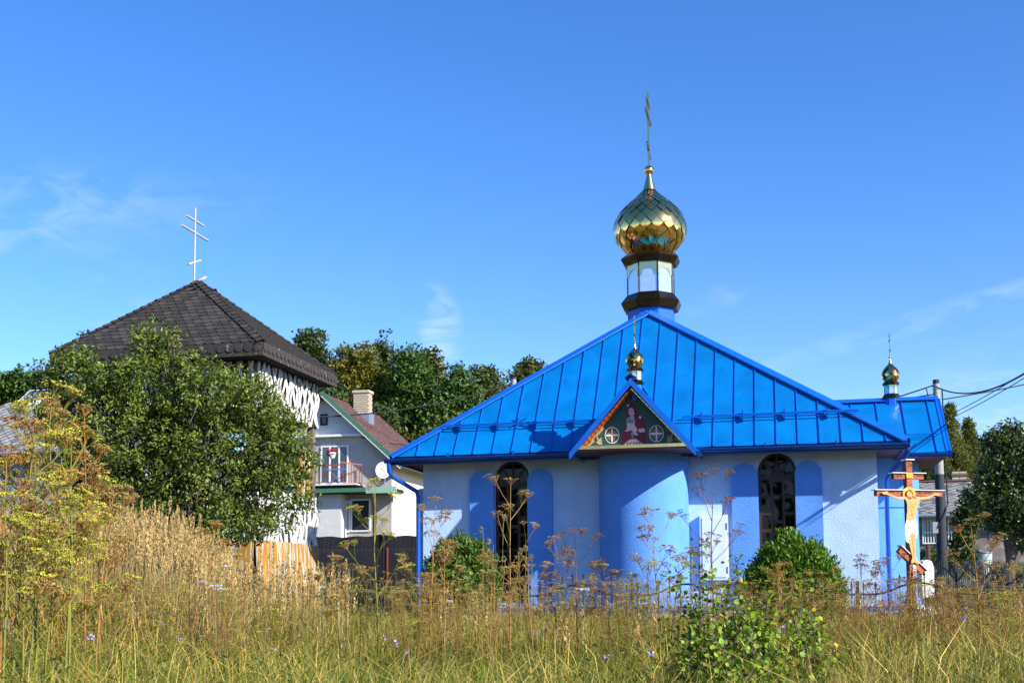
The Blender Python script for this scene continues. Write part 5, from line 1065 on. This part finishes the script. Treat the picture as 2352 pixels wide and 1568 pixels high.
# conifer globes by the church wall
def thuja(u, Yd, blobs, n, label, cols):
    b_ = gbase(u, Yd); root = empty('thuja_bush', b_, 0, label=label, category='bush')
    MB().tube([(0, 0, -.2), (0, 0, .9)], [.06, .02], 6).build('trunk', M['bark'], root)
    bl = [blob(*q) for q in blobs]; wt = np.array([b[1][0]*b[1][2] for b in bl]); ids = rng.choice(len(bl), n, p=wt/wt.sum()); d = rng.normal(size=(n, 3)); d /= np.linalg.norm(d, axis=1)[:, None]; d[:, 2] = np.where(d[:, 2] < -.6, -d[:, 2], d[:, 2])
    lump = 1+.07*np.sin(d[:, 0]*9+2)*np.sin(d[:, 2]*8)+.05*np.sin(d[:, 0]*23)*np.sin(d[:, 2]*19+1)+.03*np.sin(d[:, 1]*31)
    base = np.array([bl[i][0] for i in ids]); R_ = np.array([bl[i][1] for i in ids]); C = base+d*R_*(rng.uniform(.72, 1.0, n)*lump)[:, None]-np.array(b_)
    k = 5; outv = np.repeat(d, k, 0)*.9+np.array([0, 0, .8]); Lc = np.repeat(C, k, 0)+rng.normal(size=(n*k, 3))*.045; Lc[:, 2] += rng.uniform(0, .07, n*k)
    keep = Lc[:, 2] > .02; cc = np.repeat(pal(cols, [3, 3, 2], n, .2), k, 0)*rng.uniform(.75, 1.3, (n*k, 1))
    leafmesh('foliage', Lc[keep], rng.uniform(.05, .13, keep.sum()), cc[keep], M['leaf'], root, asp=.34, outv=outv[keep]*1.3, kind='stuff')
thuja(1828, 21.6, [(1825, 1345, 21.6, 108, 108), (1880, 1370, 21.5, 60, 80), (1760, 1370, 21.6, 60, 80), (1830, 1410, 21.6, 105, 60), (1805, 1250, 21.7, 22, 28)], 6500, 'big round bright green thuja in front of the right church window', [(.11, .22, .012), (.07, .16, .012), (.17, .25, .018)])
thuja(1050, 21.8, [(1060, 1320, 21.9, 80, 82), (1100, 1350, 21.8, 45, 60), (1055, 1380, 21.8, 85, 60)], 4200, 'smaller green thuja bush beside the left church corner', [(.07, .15, .015), (.05, .11, .013), (.13, .18, .02)])
tree('shrub', gbase(1015, 20.8), [blob(1010, 1320, 20.8, 42, 60), blob(1050, 1330, 20.8, 40, 45), blob(1030, 1270, 20.8, 25, 35)], 110, 20, .085, [(.09, .15, .02), (.13, .19, .03), (.06, .10, .02)], [2, 2, 1], 'leafy green shrub growing against the smaller thuja', category='shrub', clr=.12, trunk_r=.02, limbs=20)
# leafy young shrubs in the near right foreground
def sapling(u, Yd, vt, n_st, spread, label, nl=34, ls=.031):
    b_ = gbase(u, Yd); root = empty('leafy_sapling', b_, 0, label=label, category='shrub', group='round leaved saplings in the foreground')
    H = P(u, vt, Yd)[2]-b_[2]; Cs = []; Ov = []; sm = MB()
    for i in range(n_st):
        h = H*(1 if i == 0 else random.uniform(.45, .92)); ang = random.uniform(0, 6.28); lean = 0.04 if i == 0 else random.uniform(.1, 1)*spread; e = Vector((math.cos(ang)*lean, math.sin(ang)*lean*.6, h)); m1 = Vector((e.x*.35, e.y*.35, h*.5))+Vector((random.gauss(0, .02), 0, 0))
        s0_ = Vector((random.gauss(0, .03), random.gauss(0, .03), -.05)); sm.tube([s0_, m1, e], [.009, .006, .002], 4, cap=False)
        for j in range(int(nl*h/H)):
            f = random.uniform(.22, 1); p_ = (s0_.lerp(m1, f*2) if f < .5 else m1.lerp(e, f*2-1)); o2 = Vector((random.gauss(0, 1), random.gauss(0, 1), random.gauss(.2, .5))).normalized(); q = p_+o2*random.uniform(.02, .15)*(1.15-f*.6)
            if random.random() < .3: sm.tube([p_, q], [.003, .0015], 3, cap=False)
            Cs.append(q); Ov.append(o2)
    sm.build('stem', M['bark'], root)
    C = np.array(Cs); cc = pal([(.16, .26, .012), (.25, .35, .02), (.09, .16, .012), (.55, .36, .02)], [4, 3, 2, .3], len(C), .2)
    leafmesh('leaves', C, rng.uniform(.6, 1.25, len(C))*ls, cc, M['leaf'], root, asp=.9, outv=np.array(Ov)*.8, kind='stuff', rnd=True)
sp = [(1600, 7.4, 1225, 5, .22, 'tallest round leaved sapling left of the thuja bush'), (1680, 6.8, 1325, 10, .30, 'dense round leaved sapling in the middle of the thicket'), (1650, 6.2, 1400, 10, .24, 'low round leaved sapling at the front of the thicket'), (1760, 6.6, 1350, 10, .28, 'round leaved sapling below the thuja bush'),
      (1835, 7.2, 1320, 7, .24, 'round leaved sapling at the right side of the thicket'), (1600, 6.2, 1430, 7, .16, 'small sapling at the left foot of the thicket'), (1850, 6.4, 1420, 7, .16, 'small sapling at the right foot of the thicket'), (1730, 5.8, 1450, 10, .24, 'lowest sapling at the bottom edge of the picture'), (1545, 7.4, 1300, 4, .2, 'thin sapling rising beside the dry umbel plant'), (1700, 7.2, 1270, 5, .2, 'slender sapling rising in front of the thuja bush')]
for q in sp: sapling(*q, nl=92)
# ------------------------------------------------------------------ umbel plants
def umbel_meshes(kind):
    out = []
    for vv_ in range(4):
        V_, F_, Cc_ = [], [], []; n = random.randint(9, 13)
        for i in range(n):
            a_ = 2*math.pi*i/n+random.uniform(-.2, .2); rr_ = random.uniform(.35, 1)*.052 if i else 0.; e = Vector((math.cos(a_)*rr_, math.sin(a_)*rr_, .052-.18*rr_+random.uniform(-.004, .004)))
            t = MB().tube([(0, 0, 0), e], [.0011, .0008], 3, cap=False); o = len(V_); V_ += t.v; F_ += [tuple(x+o for x in f) for f in t.f]; Cc_ += [kind['stem']]*len(t.v)
            for j in range(7):
                c_ = e+Vector((random.gauss(0, .0052), random.gauss(0, .0052), random.uniform(0, .006))); ax = Vector((random.gauss(0, 1), random.gauss(0, 1), random.gauss(.6, .6))).normalized(); s2 = ax.orthogonal().normalized(); L2 = random.uniform(.0045, .0075)
                s3 = ax.cross(s2); o = len(V_); V_ += [tuple(c_-ax*L2), tuple(c_+s2*L2*.6), tuple(c_+ax*L2), tuple(c_-s2*L2*.6), tuple(c_+s3*L2*.5)]; F_ += [(o, o+1, o+4), (o+1, o+2, o+4), (o+2, o+3, o+4), (o+3, o, o+4)]
                cb_ = random.choice(kind['seed']); k = random.uniform(.75, 1.25); Cc_ += [tuple(x*k for x in cb_)]*5
        me = bpy.data.meshes.new('umbel'); me.from_pydata(V_, [], F_); a = me.color_attributes.new('Col', 'FLOAT_COLOR', 'POINT'); c4 = np.ones((len(V_), 4), np.float32); c4[:, :3] = Cc_; a.data.foreach_set('color', c4.ravel()); me.materials.append(M['stem'])
        out.append((me, np.array(V_), F_, c4[:, :3]))
    return out
KY = dict(stem=(.22, .20, .03), seed=[(.46, .44, .025), (.34, .36, .03), (.50, .44, .05), (.34, .26, .05)])
KB = dict(stem=(.34, .15, .03), seed=[(.30, .13, .04), (.22, .09, .03), (.38, .24, .08), (.36, .30, .06)])
KO = dict(stem=(.36, .20, .05), seed=[(.38, .27, .08), (.30, .20, .06), (.42, .34, .08), (.24, .13, .05)])
KD = dict(stem=(.20, .10, .05), seed=[(.12, .06, .035), (.20, .11, .06), (.28, .18, .08)])
UM = {k: umbel_meshes(v) for k, v in (('y', KY), ('b', KB), ('o', KO), ('d', KD))}; KK = dict(y=KY, b=KB, o=KO, d=KD)
def umbellifer(u, vt, Yd, kind, spread, label, nb=7, r=.006, usc=1., lean=0., low=.35):
    b_ = gbase(u, Yd); H = float(P(u, vt, Yd)[2]-b_[2]); root = empty('umbel_plant', b_, random.uniform(0, 6), label=label, category='wild plant', group='tall dry umbel plants in the meadow'); k = KK[kind]
    m_ = MB(); ends = []; tip = Vector((lean*H, 0, H*.98)); j = lambda s: random.gauss(0, s)
    root.rotation_euler = (0, 0, 0)
    pts = [Vector((0, 0, -.1)), Vector((lean*H*.2+j(.01), j(.01), H*.3)), Vector((lean*H*.55+j(.015), j(.01), H*.65)), tip-Vector((0, 0, .05))]
    m_.tube(pts, [r, r*.9, r*.65, r*.3], 5, cap=False); ends.append((tip-Vector((0, 0, .05)), Vector((lean, 0, 1)), 1.15))
    def at(f): f *= 3; i = min(2, int(f)); return pts[i].lerp(pts[i+1], f-i)
    ang0 = random.uniform(0, 6)
    for i in range(nb):
        f = low+(.93-low)*(i+.5)/nb; s_ = at(f); ang = ang0+i*2.4+j(.3); Lb = spread*random.uniform(.75, 1.15)*(1.15-f*.75); rise = random.uniform(.9, 1.5)
        d = Vector((math.cos(ang), math.sin(ang)*.7, rise)).normalized(); e = s_+d*Lb*1.25; e.z = min(e.z, H*1.02+j(.02)); m1 = s_.lerp(e, .5)+Vector((math.cos(ang), math.sin(ang)*.7, 0))*Lb*.06
        m_.tube([s_, m1, e], [r*.5, r*.38, r*.22], 4, cap=False); ends.append((e, (e-m1).normalized(), random.uniform(.8, 1.15)))
        for q in range(random.choice((2, 2, 3, 4))):
            s2 = m1.lerp(e, random.uniform(0, .5)); a2 = ang+random.choice((-1, 1))*random.uniform(.5, 1.1); d2 = Vector((math.cos(a2), math.sin(a2), random.uniform(.8, 1.6))).normalized(); e2 = s2+d2*Lb*random.uniform(.35, .65)
            m_.tube([s2, e2], [r*.28, r*.18], 3, cap=False); ends.append((e2, d2, random.uniform(.55, .9)))
    o = m_.build('stem', M['stem'], root); me = o.data; a = me.color_attributes.new('Col', 'FLOAT_COLOR', 'POINT'); c4 = np.ones((len(me.vertices), 4), np.float32); zz = np.array([v.co.z for v in me.vertices])/H; c1 = np.array(k['stem']); c2 = np.array((.20, .20, .03)) if kind == 'y' else c1*.85
    c4[:, :3] = c1*(zz[:, None])+c2*(1-zz[:, None]); a.data.foreach_set('color', c4.ravel())
    for e, d, s in ends:
        kk = kind
        if kind == 'y' and random.random() < .3: kk = 'b' if random.random() < .5 else 'o'
        if kind == 'b' and random.random() < .25: kk = 'y'
        o = bpy.data.objects.new('umbel', random.choice(UM[kk])[0]); col.objects.link(o); o.parent = root; o.location = e; dd = (d+Vector((0, 0, 1.2))).normalized()
        o.rotation_euler = dd.to_track_quat('Z', 'Y').to_euler(); o.rotation_euler.rotate_axis('Z', random.uniform(0, 6)); s *= usc; o.scale = (s, s, s)
    return root
ul = [
 (95, 960, 6.2, 'y', .34, 'broad yellow umbel plant in the middle of the left cluster', 11, .008, 1.15), (150, 1080, 6.0, 'y', .32, 'bushy yellow umbel plant before the tan headed one', 10, .008, 1.1), (40, 1040, 6.8, 'o', .3, 'ochre umbel plant behind the lowest yellow ones', 9, .007, 1.1), (225, 1130, 6.6, 'o', .28, 'ochre umbel plant before the russet one', 8, .006, 1.), (15, 1130, 5.7, 'y', .3, 'low yellow umbel plant cut by the left edge', 9, .007, 1.1),
 (72, 872, 6.6, 'y', .34, 'tallest yellow green umbel plant at far left', 10, .009, 1.15), (30, 905, 6.3, 'y', .30, 'yellow umbel plant cut by the left picture edge', 9, .008, 1.1), (130, 900, 7.0, 'o', .34, 'tan headed umbel plant in the left cluster', 10, .008, 1.1),
 (165, 985, 6.4, 'y', .36, 'bright yellow umbel plant right of the tallest one', 10, .008, 1.15), (205, 925, 7.2, 'b', .26, 'rusty brown umbel plant at the right of the left cluster', 7, .008, 1.05), (110, 1100, 6.0, 'y', .30, 'short yellow umbel plant low in the left cluster', 8, .007, 1.1),
 (10, 1020, 6.0, 'b', .24, 'brown umbel plant at the left edge', 7, .008, 1.), (240, 1060, 7.0, 'b', .28, 'russet umbel plant beside the plum tree foot', 8, .007, 1.05), (60, 1180, 5.8, 'y', .26, 'lowest green yellow umbel plant at left', 7, .006, 1.1), (190, 1200, 6.8, 'y', .24, 'green umbel plant in front of the reed grass', 6, .005, 1.),
 (478, 1190, 10.5, 'b', .24, 'red brown umbel plant in the reed grass', 9, .006, 1.1), (535, 1260, 11, 'y', .2, 'small yellow umbel plant under the plum tree', 6, .005, 1.),
 (868, 1092, 9.2, 'y', .36, 'green yellow umbel plant in front of the grey house', 8, .008, 1.15), (800, 1290, 9.5, 'o', .22, 'small tan umbel plant before the black screen', 6, .004, 1.), (760, 1270, 9.8, 'o', .2, 'small tan umbel plant near the ochre boards', 6, .004, 1.),
 (985, 1135, 9.0, 'o', .28, 'tan umbel plant over the left church corner', 8, .006, 1.1), (1010, 1230, 8.6, 'o', .26, 'lower tan umbel plant in front of the smaller thuja', 8, .006, 1.05), (960, 1290, 8.8, 'y', .2, 'low yellow umbel plant beside the downpipe', 6, .004, 1.),
 (1172, 1088, 8.8, 'o', .36, 'large ochre umbel plant in front of the left window', 8, .0065, .95), (1130, 1280, 8.4, 'o', .26, 'short ochre umbel plant left of the window', 8, .005, 1.), (1225, 1290, 8.6, 'o', .26, 'short ochre umbel plant right of the left window', 8, .005, 1.),
 (1330, 1205, 9.0, 'd', .32, 'dark spindly umbel plant left of the apse', 9, .006, 1.), (1290, 1225, 9.2, 'o', .2, 'thin tan umbel plant between window and apse', 6, .004, 1.), (1390, 1290, 8.8, 'o', .26, 'small tan umbel plant at the apse foot', 7, .004, 1.),
 (1515, 1160, 8.6, 'o', .32, 'tan umbel plant in front of the apse', 9, .006, 1.05), (1470, 1300, 8.6, 'y', .26, 'yellow umbel plant low in front of the apse', 7, .005, 1.), (1632, 1066, 9.0, 'd', .38, 'tall brown umbel plant in front of the cabinet', 9, .007, 1.), (1580, 1250, 8.4, 'o', .28, 'tan umbel plant behind the saplings', 8, .005, 1.),
 (1790, 1290, 8.8, 'b', .26, 'reddish umbel plant in front of the big thuja', 8, .005, 1.), (1890, 1310, 9.2, 'y', .28, 'yellow umbel plant at the right of the big thuja', 8, .005, 1.05), (1860, 1350, 8.6, 'o', .26, 'low tan umbel plant right of the saplings', 8, .005, 1.),
 (1985, 1280, 9.4, 'd', .26, 'brown umbel plant by the fence post', 8, .005, 1.), (2045, 1275, 9.6, 'o', .26, 'tan umbel plant left of the crucifix foot', 8, .005, 1.), (2250, 1185, 9.0, 'b', .36, 'tall red stemmed umbel plant in front of the gates', 7, .008, 1.1),
 (2120, 1340, 9.0, 'b', .28, 'orange umbel plant right of the crucifix foot', 9, .005, 1.05), (2180, 1350, 8.6, 'o', .28, 'orange tan umbel plant in front of the gates', 9, .005, 1.05), (2300, 1370, 8.4, 'y', .28, 'yellow umbel plant at the lower right', 9, .005, 1.05), (2330, 1300, 9.4, 'b', .26, 'rusty umbel plant at the right picture edge', 8, .005, 1.)]
for q in ul:
    u, vt, Yd, kd, spd, lab, nb, r_, us = q
    umbellifer(u, vt, Yd, kd, spd, lab+' with branching stems', nb=nb, r=r_, usc=us*(1.1 if u < 260 else .88), lean=random.uniform(-.05, .06))
# wild carrot seed heads
def carrot(u, v, Yd, lab):
    b_ = gbase(u, Yd); H = float(P(u, v, Yd)[2]-b_[2]); root = empty('wild_carrot', b_, 0, label=lab, category='wild plant', group='wild carrots with closed seed heads')
    o = MB().tube([(0, 0, 0), (random.gauss(0, .02), 0, H*.6), (random.gauss(0, .02), 0, H)], [.003, .0025, .002], 4).build('stem', M['stem'], root); a = o.data.color_attributes.new('Col', 'FLOAT_COLOR', 'POINT'); c4 = np.ones((len(o.data.vertices), 4), np.float32); c4[:, :3] = (.22, .22, .06); a.data.foreach_set('color', c4.ravel())
    n = 90; t = rng.uniform(0, 6.28, n); f = rng.uniform(0, 1, n); R_ = .019*np.sin(np.pi*(.12+.8*f))*rng.uniform(.8, 1.1, n); C = np.stack([R_*np.cos(t), R_*np.sin(t), H+f*.045], 1)
    leafmesh('seed_head', C, .013, pal([(.24, .24, .08), (.36, .28, .14), (.16, .15, .06)], [2, 2, 1], n), M['stem'], root, asp=.4, up=0)
for u, v, Yd, l in ((1105, 1222, 8.6, 'wild carrot head left of the ochre umbel plant'), (1123, 1250, 8.5, 'larger wild carrot head just right of its twin'), (1160, 1195, 8.8, 'wild carrot head against the dark window'), (1157, 1290, 8.4, 'low wild carrot head under the dark window'), (1195, 1272, 8.7, 'wild carrot head on the right side of the window'), (1207, 1265, 8.8, 'wild carrot head beside the blue pilaster'), (250, 1140, 7.2, 'pale round wild carrot head at the plum tree edge'), (1220, 1285, 8.6, 'small wild carrot head right of the window'), (2285, 1415, 8.0, 'wild carrot head at the lower right')): carrot(u, v, Yd, l)
# white yarrow-like flower heads
def yarrow(u, v, Yd, lab, s=1.):
    b_ = gbase(u, Yd); H = float(P(u, v, Yd)[2]-b_[2]); root = empty('white_umbel_flower', b_, 0, label=lab, category='wild flower', group='white flower heads in the meadow')
    MB().tube([(0, 0, 0), (.01, 0, H)], .0025, 4).build('stem', M['green'], root); n = 150; a_ = rng.uniform(0, 6.28, n); q = np.sqrt(rng.uniform(0, 1, n))*.045*s; C = np.stack([q*np.cos(a_), q*np.sin(a_), H+rng.uniform(-.006, .006, n)], 1)
    leafmesh('flower_head', C, .012*s, np.full((n, 3), .72), M['leaf'], root, asp=.9, up=2)
for q in ((497, 1345, 8.6, 'white flower head at the left in the grass', 1.), (466, 1335, 8.8, 'smaller white flower head left of the pair', .8), (508, 1352, 8.4, 'white flower head tucked under its neighbour', .9), (1338, 1352, 7.8, 'bright white flower head before the apse', 1.), (520, 1300, 9.4, 'white flower head under the plum tree', .8), (738, 1348, 9., 'white flower head in front of the ochre boards', .7), (1034, 1380, 8., 'tiny white flower head in the middle of the meadow', .5), (1480, 1385, 8.5, 'tiny white flower head below the apse', .5)): yarrow(*q)
# ------------------------------------------------------------------ meadow: grass blades, weeds, reed grass (stuff)
def blades(name, n, y0, y1, hfn, cols, wts, wd, lean=.45, label=None, ypow=1., xlim=None, m='grass', tall=0., clump=0, **kw):
    f = rng.uniform(0, 1, n)**ypow; y = y0*(y1/y0)**f; hx = .47*y+1.; x = rng.uniform(-1, 1, n)*hx if xlim is None else rng.uniform(xlim[0], xlim[1], n)*y
    if clump:
        fc = rng.uniform(0, 1, clump)**ypow; yc = y0*(y1/y0)**fc; xc = rng.uniform(-1, 1, clump)*(.47*yc+1.); ci = rng.integers(0, clump, n); sg_ = rng.uniform(.05, .20, clump)[ci]
        kc_ = rng.uniform(0, 1, n) < .8; x = np.where(kc_, xc[ci]+rng.normal(size=n)*sg_, x); y = np.where(kc_, yc[ci]+rng.normal(size=n)*sg_, y); y = np.maximum(y, y0-.2); ctone = rng.normal(size=clump)[ci]*kc_; chh = (rng.uniform(.5, 1.65, clump)[ci]); cang = rng.uniform(0, 6.28, clump)[ci]
    patch = np.sin(x*1.9+np.sin(y*1.1)*2)*np.sin(y*1.6+x*.5)*.5+np.sin(x*.7-y*.9)*.35+rng.normal(size=n)*.35
    if clump: patch = patch*.6+ctone*.55
    H = hfn(x, y)*rng.uniform(.45, 1.15, n)*(1+.12*patch); z = ground_h(x, y)
    if clump: H = H*chh
    a_ = rng.uniform(0, 6.28, n) if not clump else cang+rng.normal(size=n)*1.1
    ln = np.abs(rng.normal(size=n))*lean*H+.02; dx, dy = np.cos(a_)*ln, np.sin(a_)*ln; b_ = rng.uniform(0, 6.28, n); w_ = wd*rng.uniform(.6, 1.5, n)*(1+y*.05); wx, wy = np.cos(b_)*w_, np.sin(b_)*w_
    B0 = np.stack([x-wx, y-wy, z-.02], 1); B1 = np.stack([x+wx, y+wy, z-.02], 1); M0 = np.stack([x+dx*.35-wx*.8, y+dy*.35-wy*.8, z+H*.6], 1); M1 = np.stack([x+dx*.35+wx*.8, y+dy*.35+wy*.8, z+H*.6], 1)
    droop = rng.uniform(.75, 1.0, n); Tp = np.stack([x+dx, y+dy, z+H*droop], 1); V_ = np.stack([B0, B1, M1, M0, Tp], 1).reshape(-1, 3); i = np.arange(n)*5
    Fc = np.concatenate([np.stack([i, i+1, i+2], 1), np.stack([i, i+2, i+3], 1), np.stack([i+3, i+2, i+4], 1)])
    cols = np.array(cols); p_ = np.clip((patch+1.2)/2.4, 0, 1); order = p_[:, None]; wts = np.array(wts)/sum(wts); cum = np.cumsum(wts); rsel = np.clip(.55*p_+.45*rng.uniform(0, 1, n), 0, .9999)
    rk = np.argsort(np.argsort(rsel))/n; idx = np.minimum(np.searchsorted(cum, rk), len(cols)-1); c = cols[idx]*rng.uniform(.75, 1.25, (n, 1)); cc = np.repeat(c, 5, 0)
    o = npmesh(name, V_, Fc, M[m], None, cc, kind='stuff', label=label, category='grass'); return o
GR = [(.032, .070, .006), (.085, .145, .008), (.165, .215, .012), (.28, .26, .025), (.46, .33, .06), (.60, .44, .13)]
blades('meadow_grass', 190000, 4.2, 22, lambda x, y: np.full_like(x, .33)+.14*ss(-1, -4, x)*ss(6, 9, y)-.10*ss(14, 21, y), GR, [2.2, 3.6, 3.6, 2.6, 2.2, 1.6], .0021, .85, 'mixed green and straw coloured meadow grass in the foreground', clump=5200)
blades('low_grass', 45000, 15, 60, lambda x, y: np.full_like(x, .16), GR[:4], [2, 3, 3, 1], .004, .5, 'short yard grass behind the iron fence')
blades('dry_grass_stalks', 9000, 4.6, 20, lambda x, y: np.full_like(x, .47)-.12*ss(14, 20, y), [(.42, .32, .10), (.50, .40, .18), (.34, .20, .06), (.24, .26, .04)], [2, 2, 1, 1], .0016, .22, 'thin dry stalks standing above the meadow grass')
blades('matted_straw', 70000, 4.2, 18, lambda x, y: np.full_like(x, .22), [(.05, .075, .008), (.20, .15, .03), (.42, .29, .09), (.60, .45, .17)], [1.5, 2, 2.5, 2], .0020, 1.9, 'matted straw lying tangled between the standing grass', clump=1500)
# reed grass with feathery tan plumes, left
def reeds(n, umin, umax, Y0, Y1, label, vt_fn):
    Vs, Fs, Cs = [], [], []; o = 0; k = 34
    for i in range(n):
        Yd = random.uniform(Y0, Y1); u = random.uniform(umin, umax); vt = vt_fn(u)+random.gauss(0, 22)+abs(random.gauss(0, 25)); b_ = gbase(u, Yd); H = float(P(u, vt, Yd)[2]-b_[2])
        if H < .6: H = .6
        lx, ly = random.gauss(0, .05), random.gauss(0, .05); tt = np.array([0, .35, .7, 1.]); x = b_[0]+lx*tt**2*H; y = b_[1]+ly*tt**2*H; z = b_[2]+tt*H; w_ = np.array([.0022, .0022, .0018, .0010])*1.4; a_ = random.uniform(0, 3.1); wx, wy = math.cos(a_), math.sin(a_)
        V_ = np.concatenate([np.stack([x-w_*wx, y-w_*wy, z], 1), np.stack([x+w_*wx, y+w_*wy, z], 1)]); Vs.append(V_); Fs.append(np.array([(j, j+4, j+5) for j in range(3)]+[(j, j+5, j+1) for j in range(3)])+o); o += 8
        c0 = np.array((.40, .30, .12))*random.uniform(.7, 1.2); Cs.append(np.repeat(c0[None], 8, 0))
        pl = random.uniform(.18, .32); f = rng.uniform(0, 1, k); rad = .019*np.sin(np.pi*np.clip(f, .05, .95))*rng.uniform(.3, 1.2, k); an = rng.uniform(0, 6.28, k)
        c = np.stack([b_[0]+lx*H*(1-.1*(1-f))+rad*np.cos(an), b_[1]+ly*H+rad*np.sin(an), b_[2]+H-pl*(1-f)], 1); sz = .022; d = np.stack([np.cos(an)*.5, np.sin(an)*.5, np.full(k, 1.)], 1); sd = np.stack([-np.sin(an), np.cos(an), np.zeros(k)], 1)
        V_ = np.stack([c-sd*sz*.33, c+sd*sz*.33, c+d*sz], 1).reshape(-1, 3); Vs.append(V_); j = np.arange(k)*3; Fs.append(np.stack([j, j+1, j+2], 1)+o); o += 3*k
        Cs.append(np.repeat(np.array((.60, .42, .16))*random.uniform(.5, 1.25)*np.ones((k, 3))*rng.uniform(.8, 1.2, (k, 1)), 3, 0))
    npmesh('reed_grass', np.concatenate(Vs), np.concatenate(Fs), M['grass'], None, np.concatenate(Cs), kind='stuff', label=label, category='reed grass')
reeds(1400, -60, 520, 9.5, 15, 'tall tan reed grass with feathery plumes at the left', lambda u: 1180+max(0, u-280)*.16+max(0, u-420)*.5)
reeds(200, 480, 800, 9, 14, 'scattered shorter reed grass in front of the ochre boards', lambda u: 1290+max(0, u-600)*.08)
reeds(90, 960, 2380, 8, 14, 'sparse reed stalks across the middle of the meadow', lambda u: 1365)
blades('reed_leaves', 22000, 9, 15.5, lambda x, y: np.full_like(x, .82), [(.09, .12, .015), (.22, .2, .03), (.42, .31, .08), (.58, .43, .15)], [2.5, 2, 3, 2], .0024, .30, 'long leaves filling the reed grass at the left', xlim=(-.47, -.24))
# small dry weeds: miniature umbels on stalks, all over the middle distance
def weeds(n, u0, u1, Y0, Y1, vf, kinds, label, usc=.55):
    Vs, Fs, Cs = [], [], []; o = 0
    for i in range(n):
        Yd = random.uniform(Y0, Y1); u = random.uniform(u0, u1); b_ = Vector(gbase(u, Yd)); H = max(.3, float(P(u, vf(u)+abs(random.gauss(0, 45))-12, Yd)[2])-b_.z); kd = random.choice(kinds); k = KK[kd]
        m_ = MB(); tip = b_+Vector((random.gauss(0, .06), random.gauss(0, .05), H)); m_.tube([b_, b_.lerp(tip, .5)+Vector((random.gauss(0, .01), 0, 0)), tip], [.0035, .0028, .0014], 3, cap=False); ends = [tip]
        for q in range(random.randint(2, 6)):
            s_ = b_.lerp(tip, random.uniform(.35, .92)); a_ = random.uniform(0, 6.28); L_ = random.uniform(.06, .2); e = s_+Vector((math.cos(a_)*.6, math.sin(a_)*.6, random.uniform(.6, 1.2)))*L_; m_.tube([s_, e], [.0018, .0010], 3, cap=False); ends.append(e)
        v_ = np.array(m_.v); Vs.append(v_); F_ = [];
        for f in m_.f: F_ += [(f[0], f[1], f[2]), (f[0], f[2], f[3])] if len(f) == 4 else [f[:3]]
        Fs.append(np.array(F_)+o); Cs.append(np.repeat(np.array(k['stem'])[None]*random.uniform(.7, 1.1), len(v_), 0)); o += len(v_)
        for e in ends:
            me, uv_, uf, uc = random.choice(UM[kd]); s_ = usc*random.uniform(.45, 1.0); sel = [f for f in uf[::1] if len(f) == 3 or random.random() < .5]
            tri = [];
            for f in sel[::2]: tri += [f] if len(f) == 3 else [(f[0], f[1], f[2])]
            Vs.append(uv_*s_+np.array(e)); Fs.append(np.array(tri)+o); Cs.append(uc*random.uniform(.8, 1.15)); o += len(uv_)
    npmesh('dry_weeds', np.concatenate(Vs), np.concatenate(Fs), M['stem'], None, np.concatenate(Cs), kind='stuff', label=label, category='weeds')
weeds(300, 900, 1480, 8, 13, lambda u: 1345, ['o', 'b', 'y', 'y', 'o'], 'thicket of small dry weeds in front of the left half of the church')
weeds(250, 1400, 1960, 8.3, 13, lambda u: 1345, ['o', 'y', 'y', 'b'], 'thicket of small dry weeds in front of the apse and right window')
weeds(260, 1930, 2400, 8, 12, lambda u: 1350, ['b', 'o', 'y', 'b'], 'orange brown weeds in front of the crucifix and gates')
weeds(150, -40, 620, 6.5, 10, lambda u: 1340, ['b', 'd', 'y'], 'small dry weeds in front of the reed grass')
weeds(70, 600, 920, 8.5, 12, lambda u: 1330, ['o', 'y'], 'small dry weeds before the tower and black screen')
# herb leaves low in the grass
n = 9000; y = 4.6*(17/4.6)**rng.uniform(0, 1, n); x = rng.uniform(-1, 1, n)*(.46*y+.6); C = np.stack([x, y, ground_h(x, y)+rng.uniform(.05, .42, n)], 1)
leafmesh('meadow_herbs', C, rng.uniform(.015, .05, n), pal([(.09, .15, .02), (.06, .11, .015), (.16, .2, .03), (.3, .2, .03)], [3, 2, 2, .6], n), M['leaf'], asp=.35, kind='stuff', label='small herb leaves mixed through the meadow grass', category='herbs')
n = 24; y = 5*(14/5)**rng.uniform(0, 1, n); x = rng.uniform(-1, 1, n)*(.45*y); C = np.stack([x, y, ground_h(x, y)+rng.uniform(.38, .62, n)], 1)
leafmesh('scabious_flowers', np.repeat(C, 8, 0)+rng.normal(size=(n*8, 3))*.008, .016, pal([(.42, .34, .62), (.55, .48, .7)], [1, 1], n*8), M['leaf'], asp=.8, kind='stuff', label='tiny pale violet flowers dotted in the meadow', category='flowers')
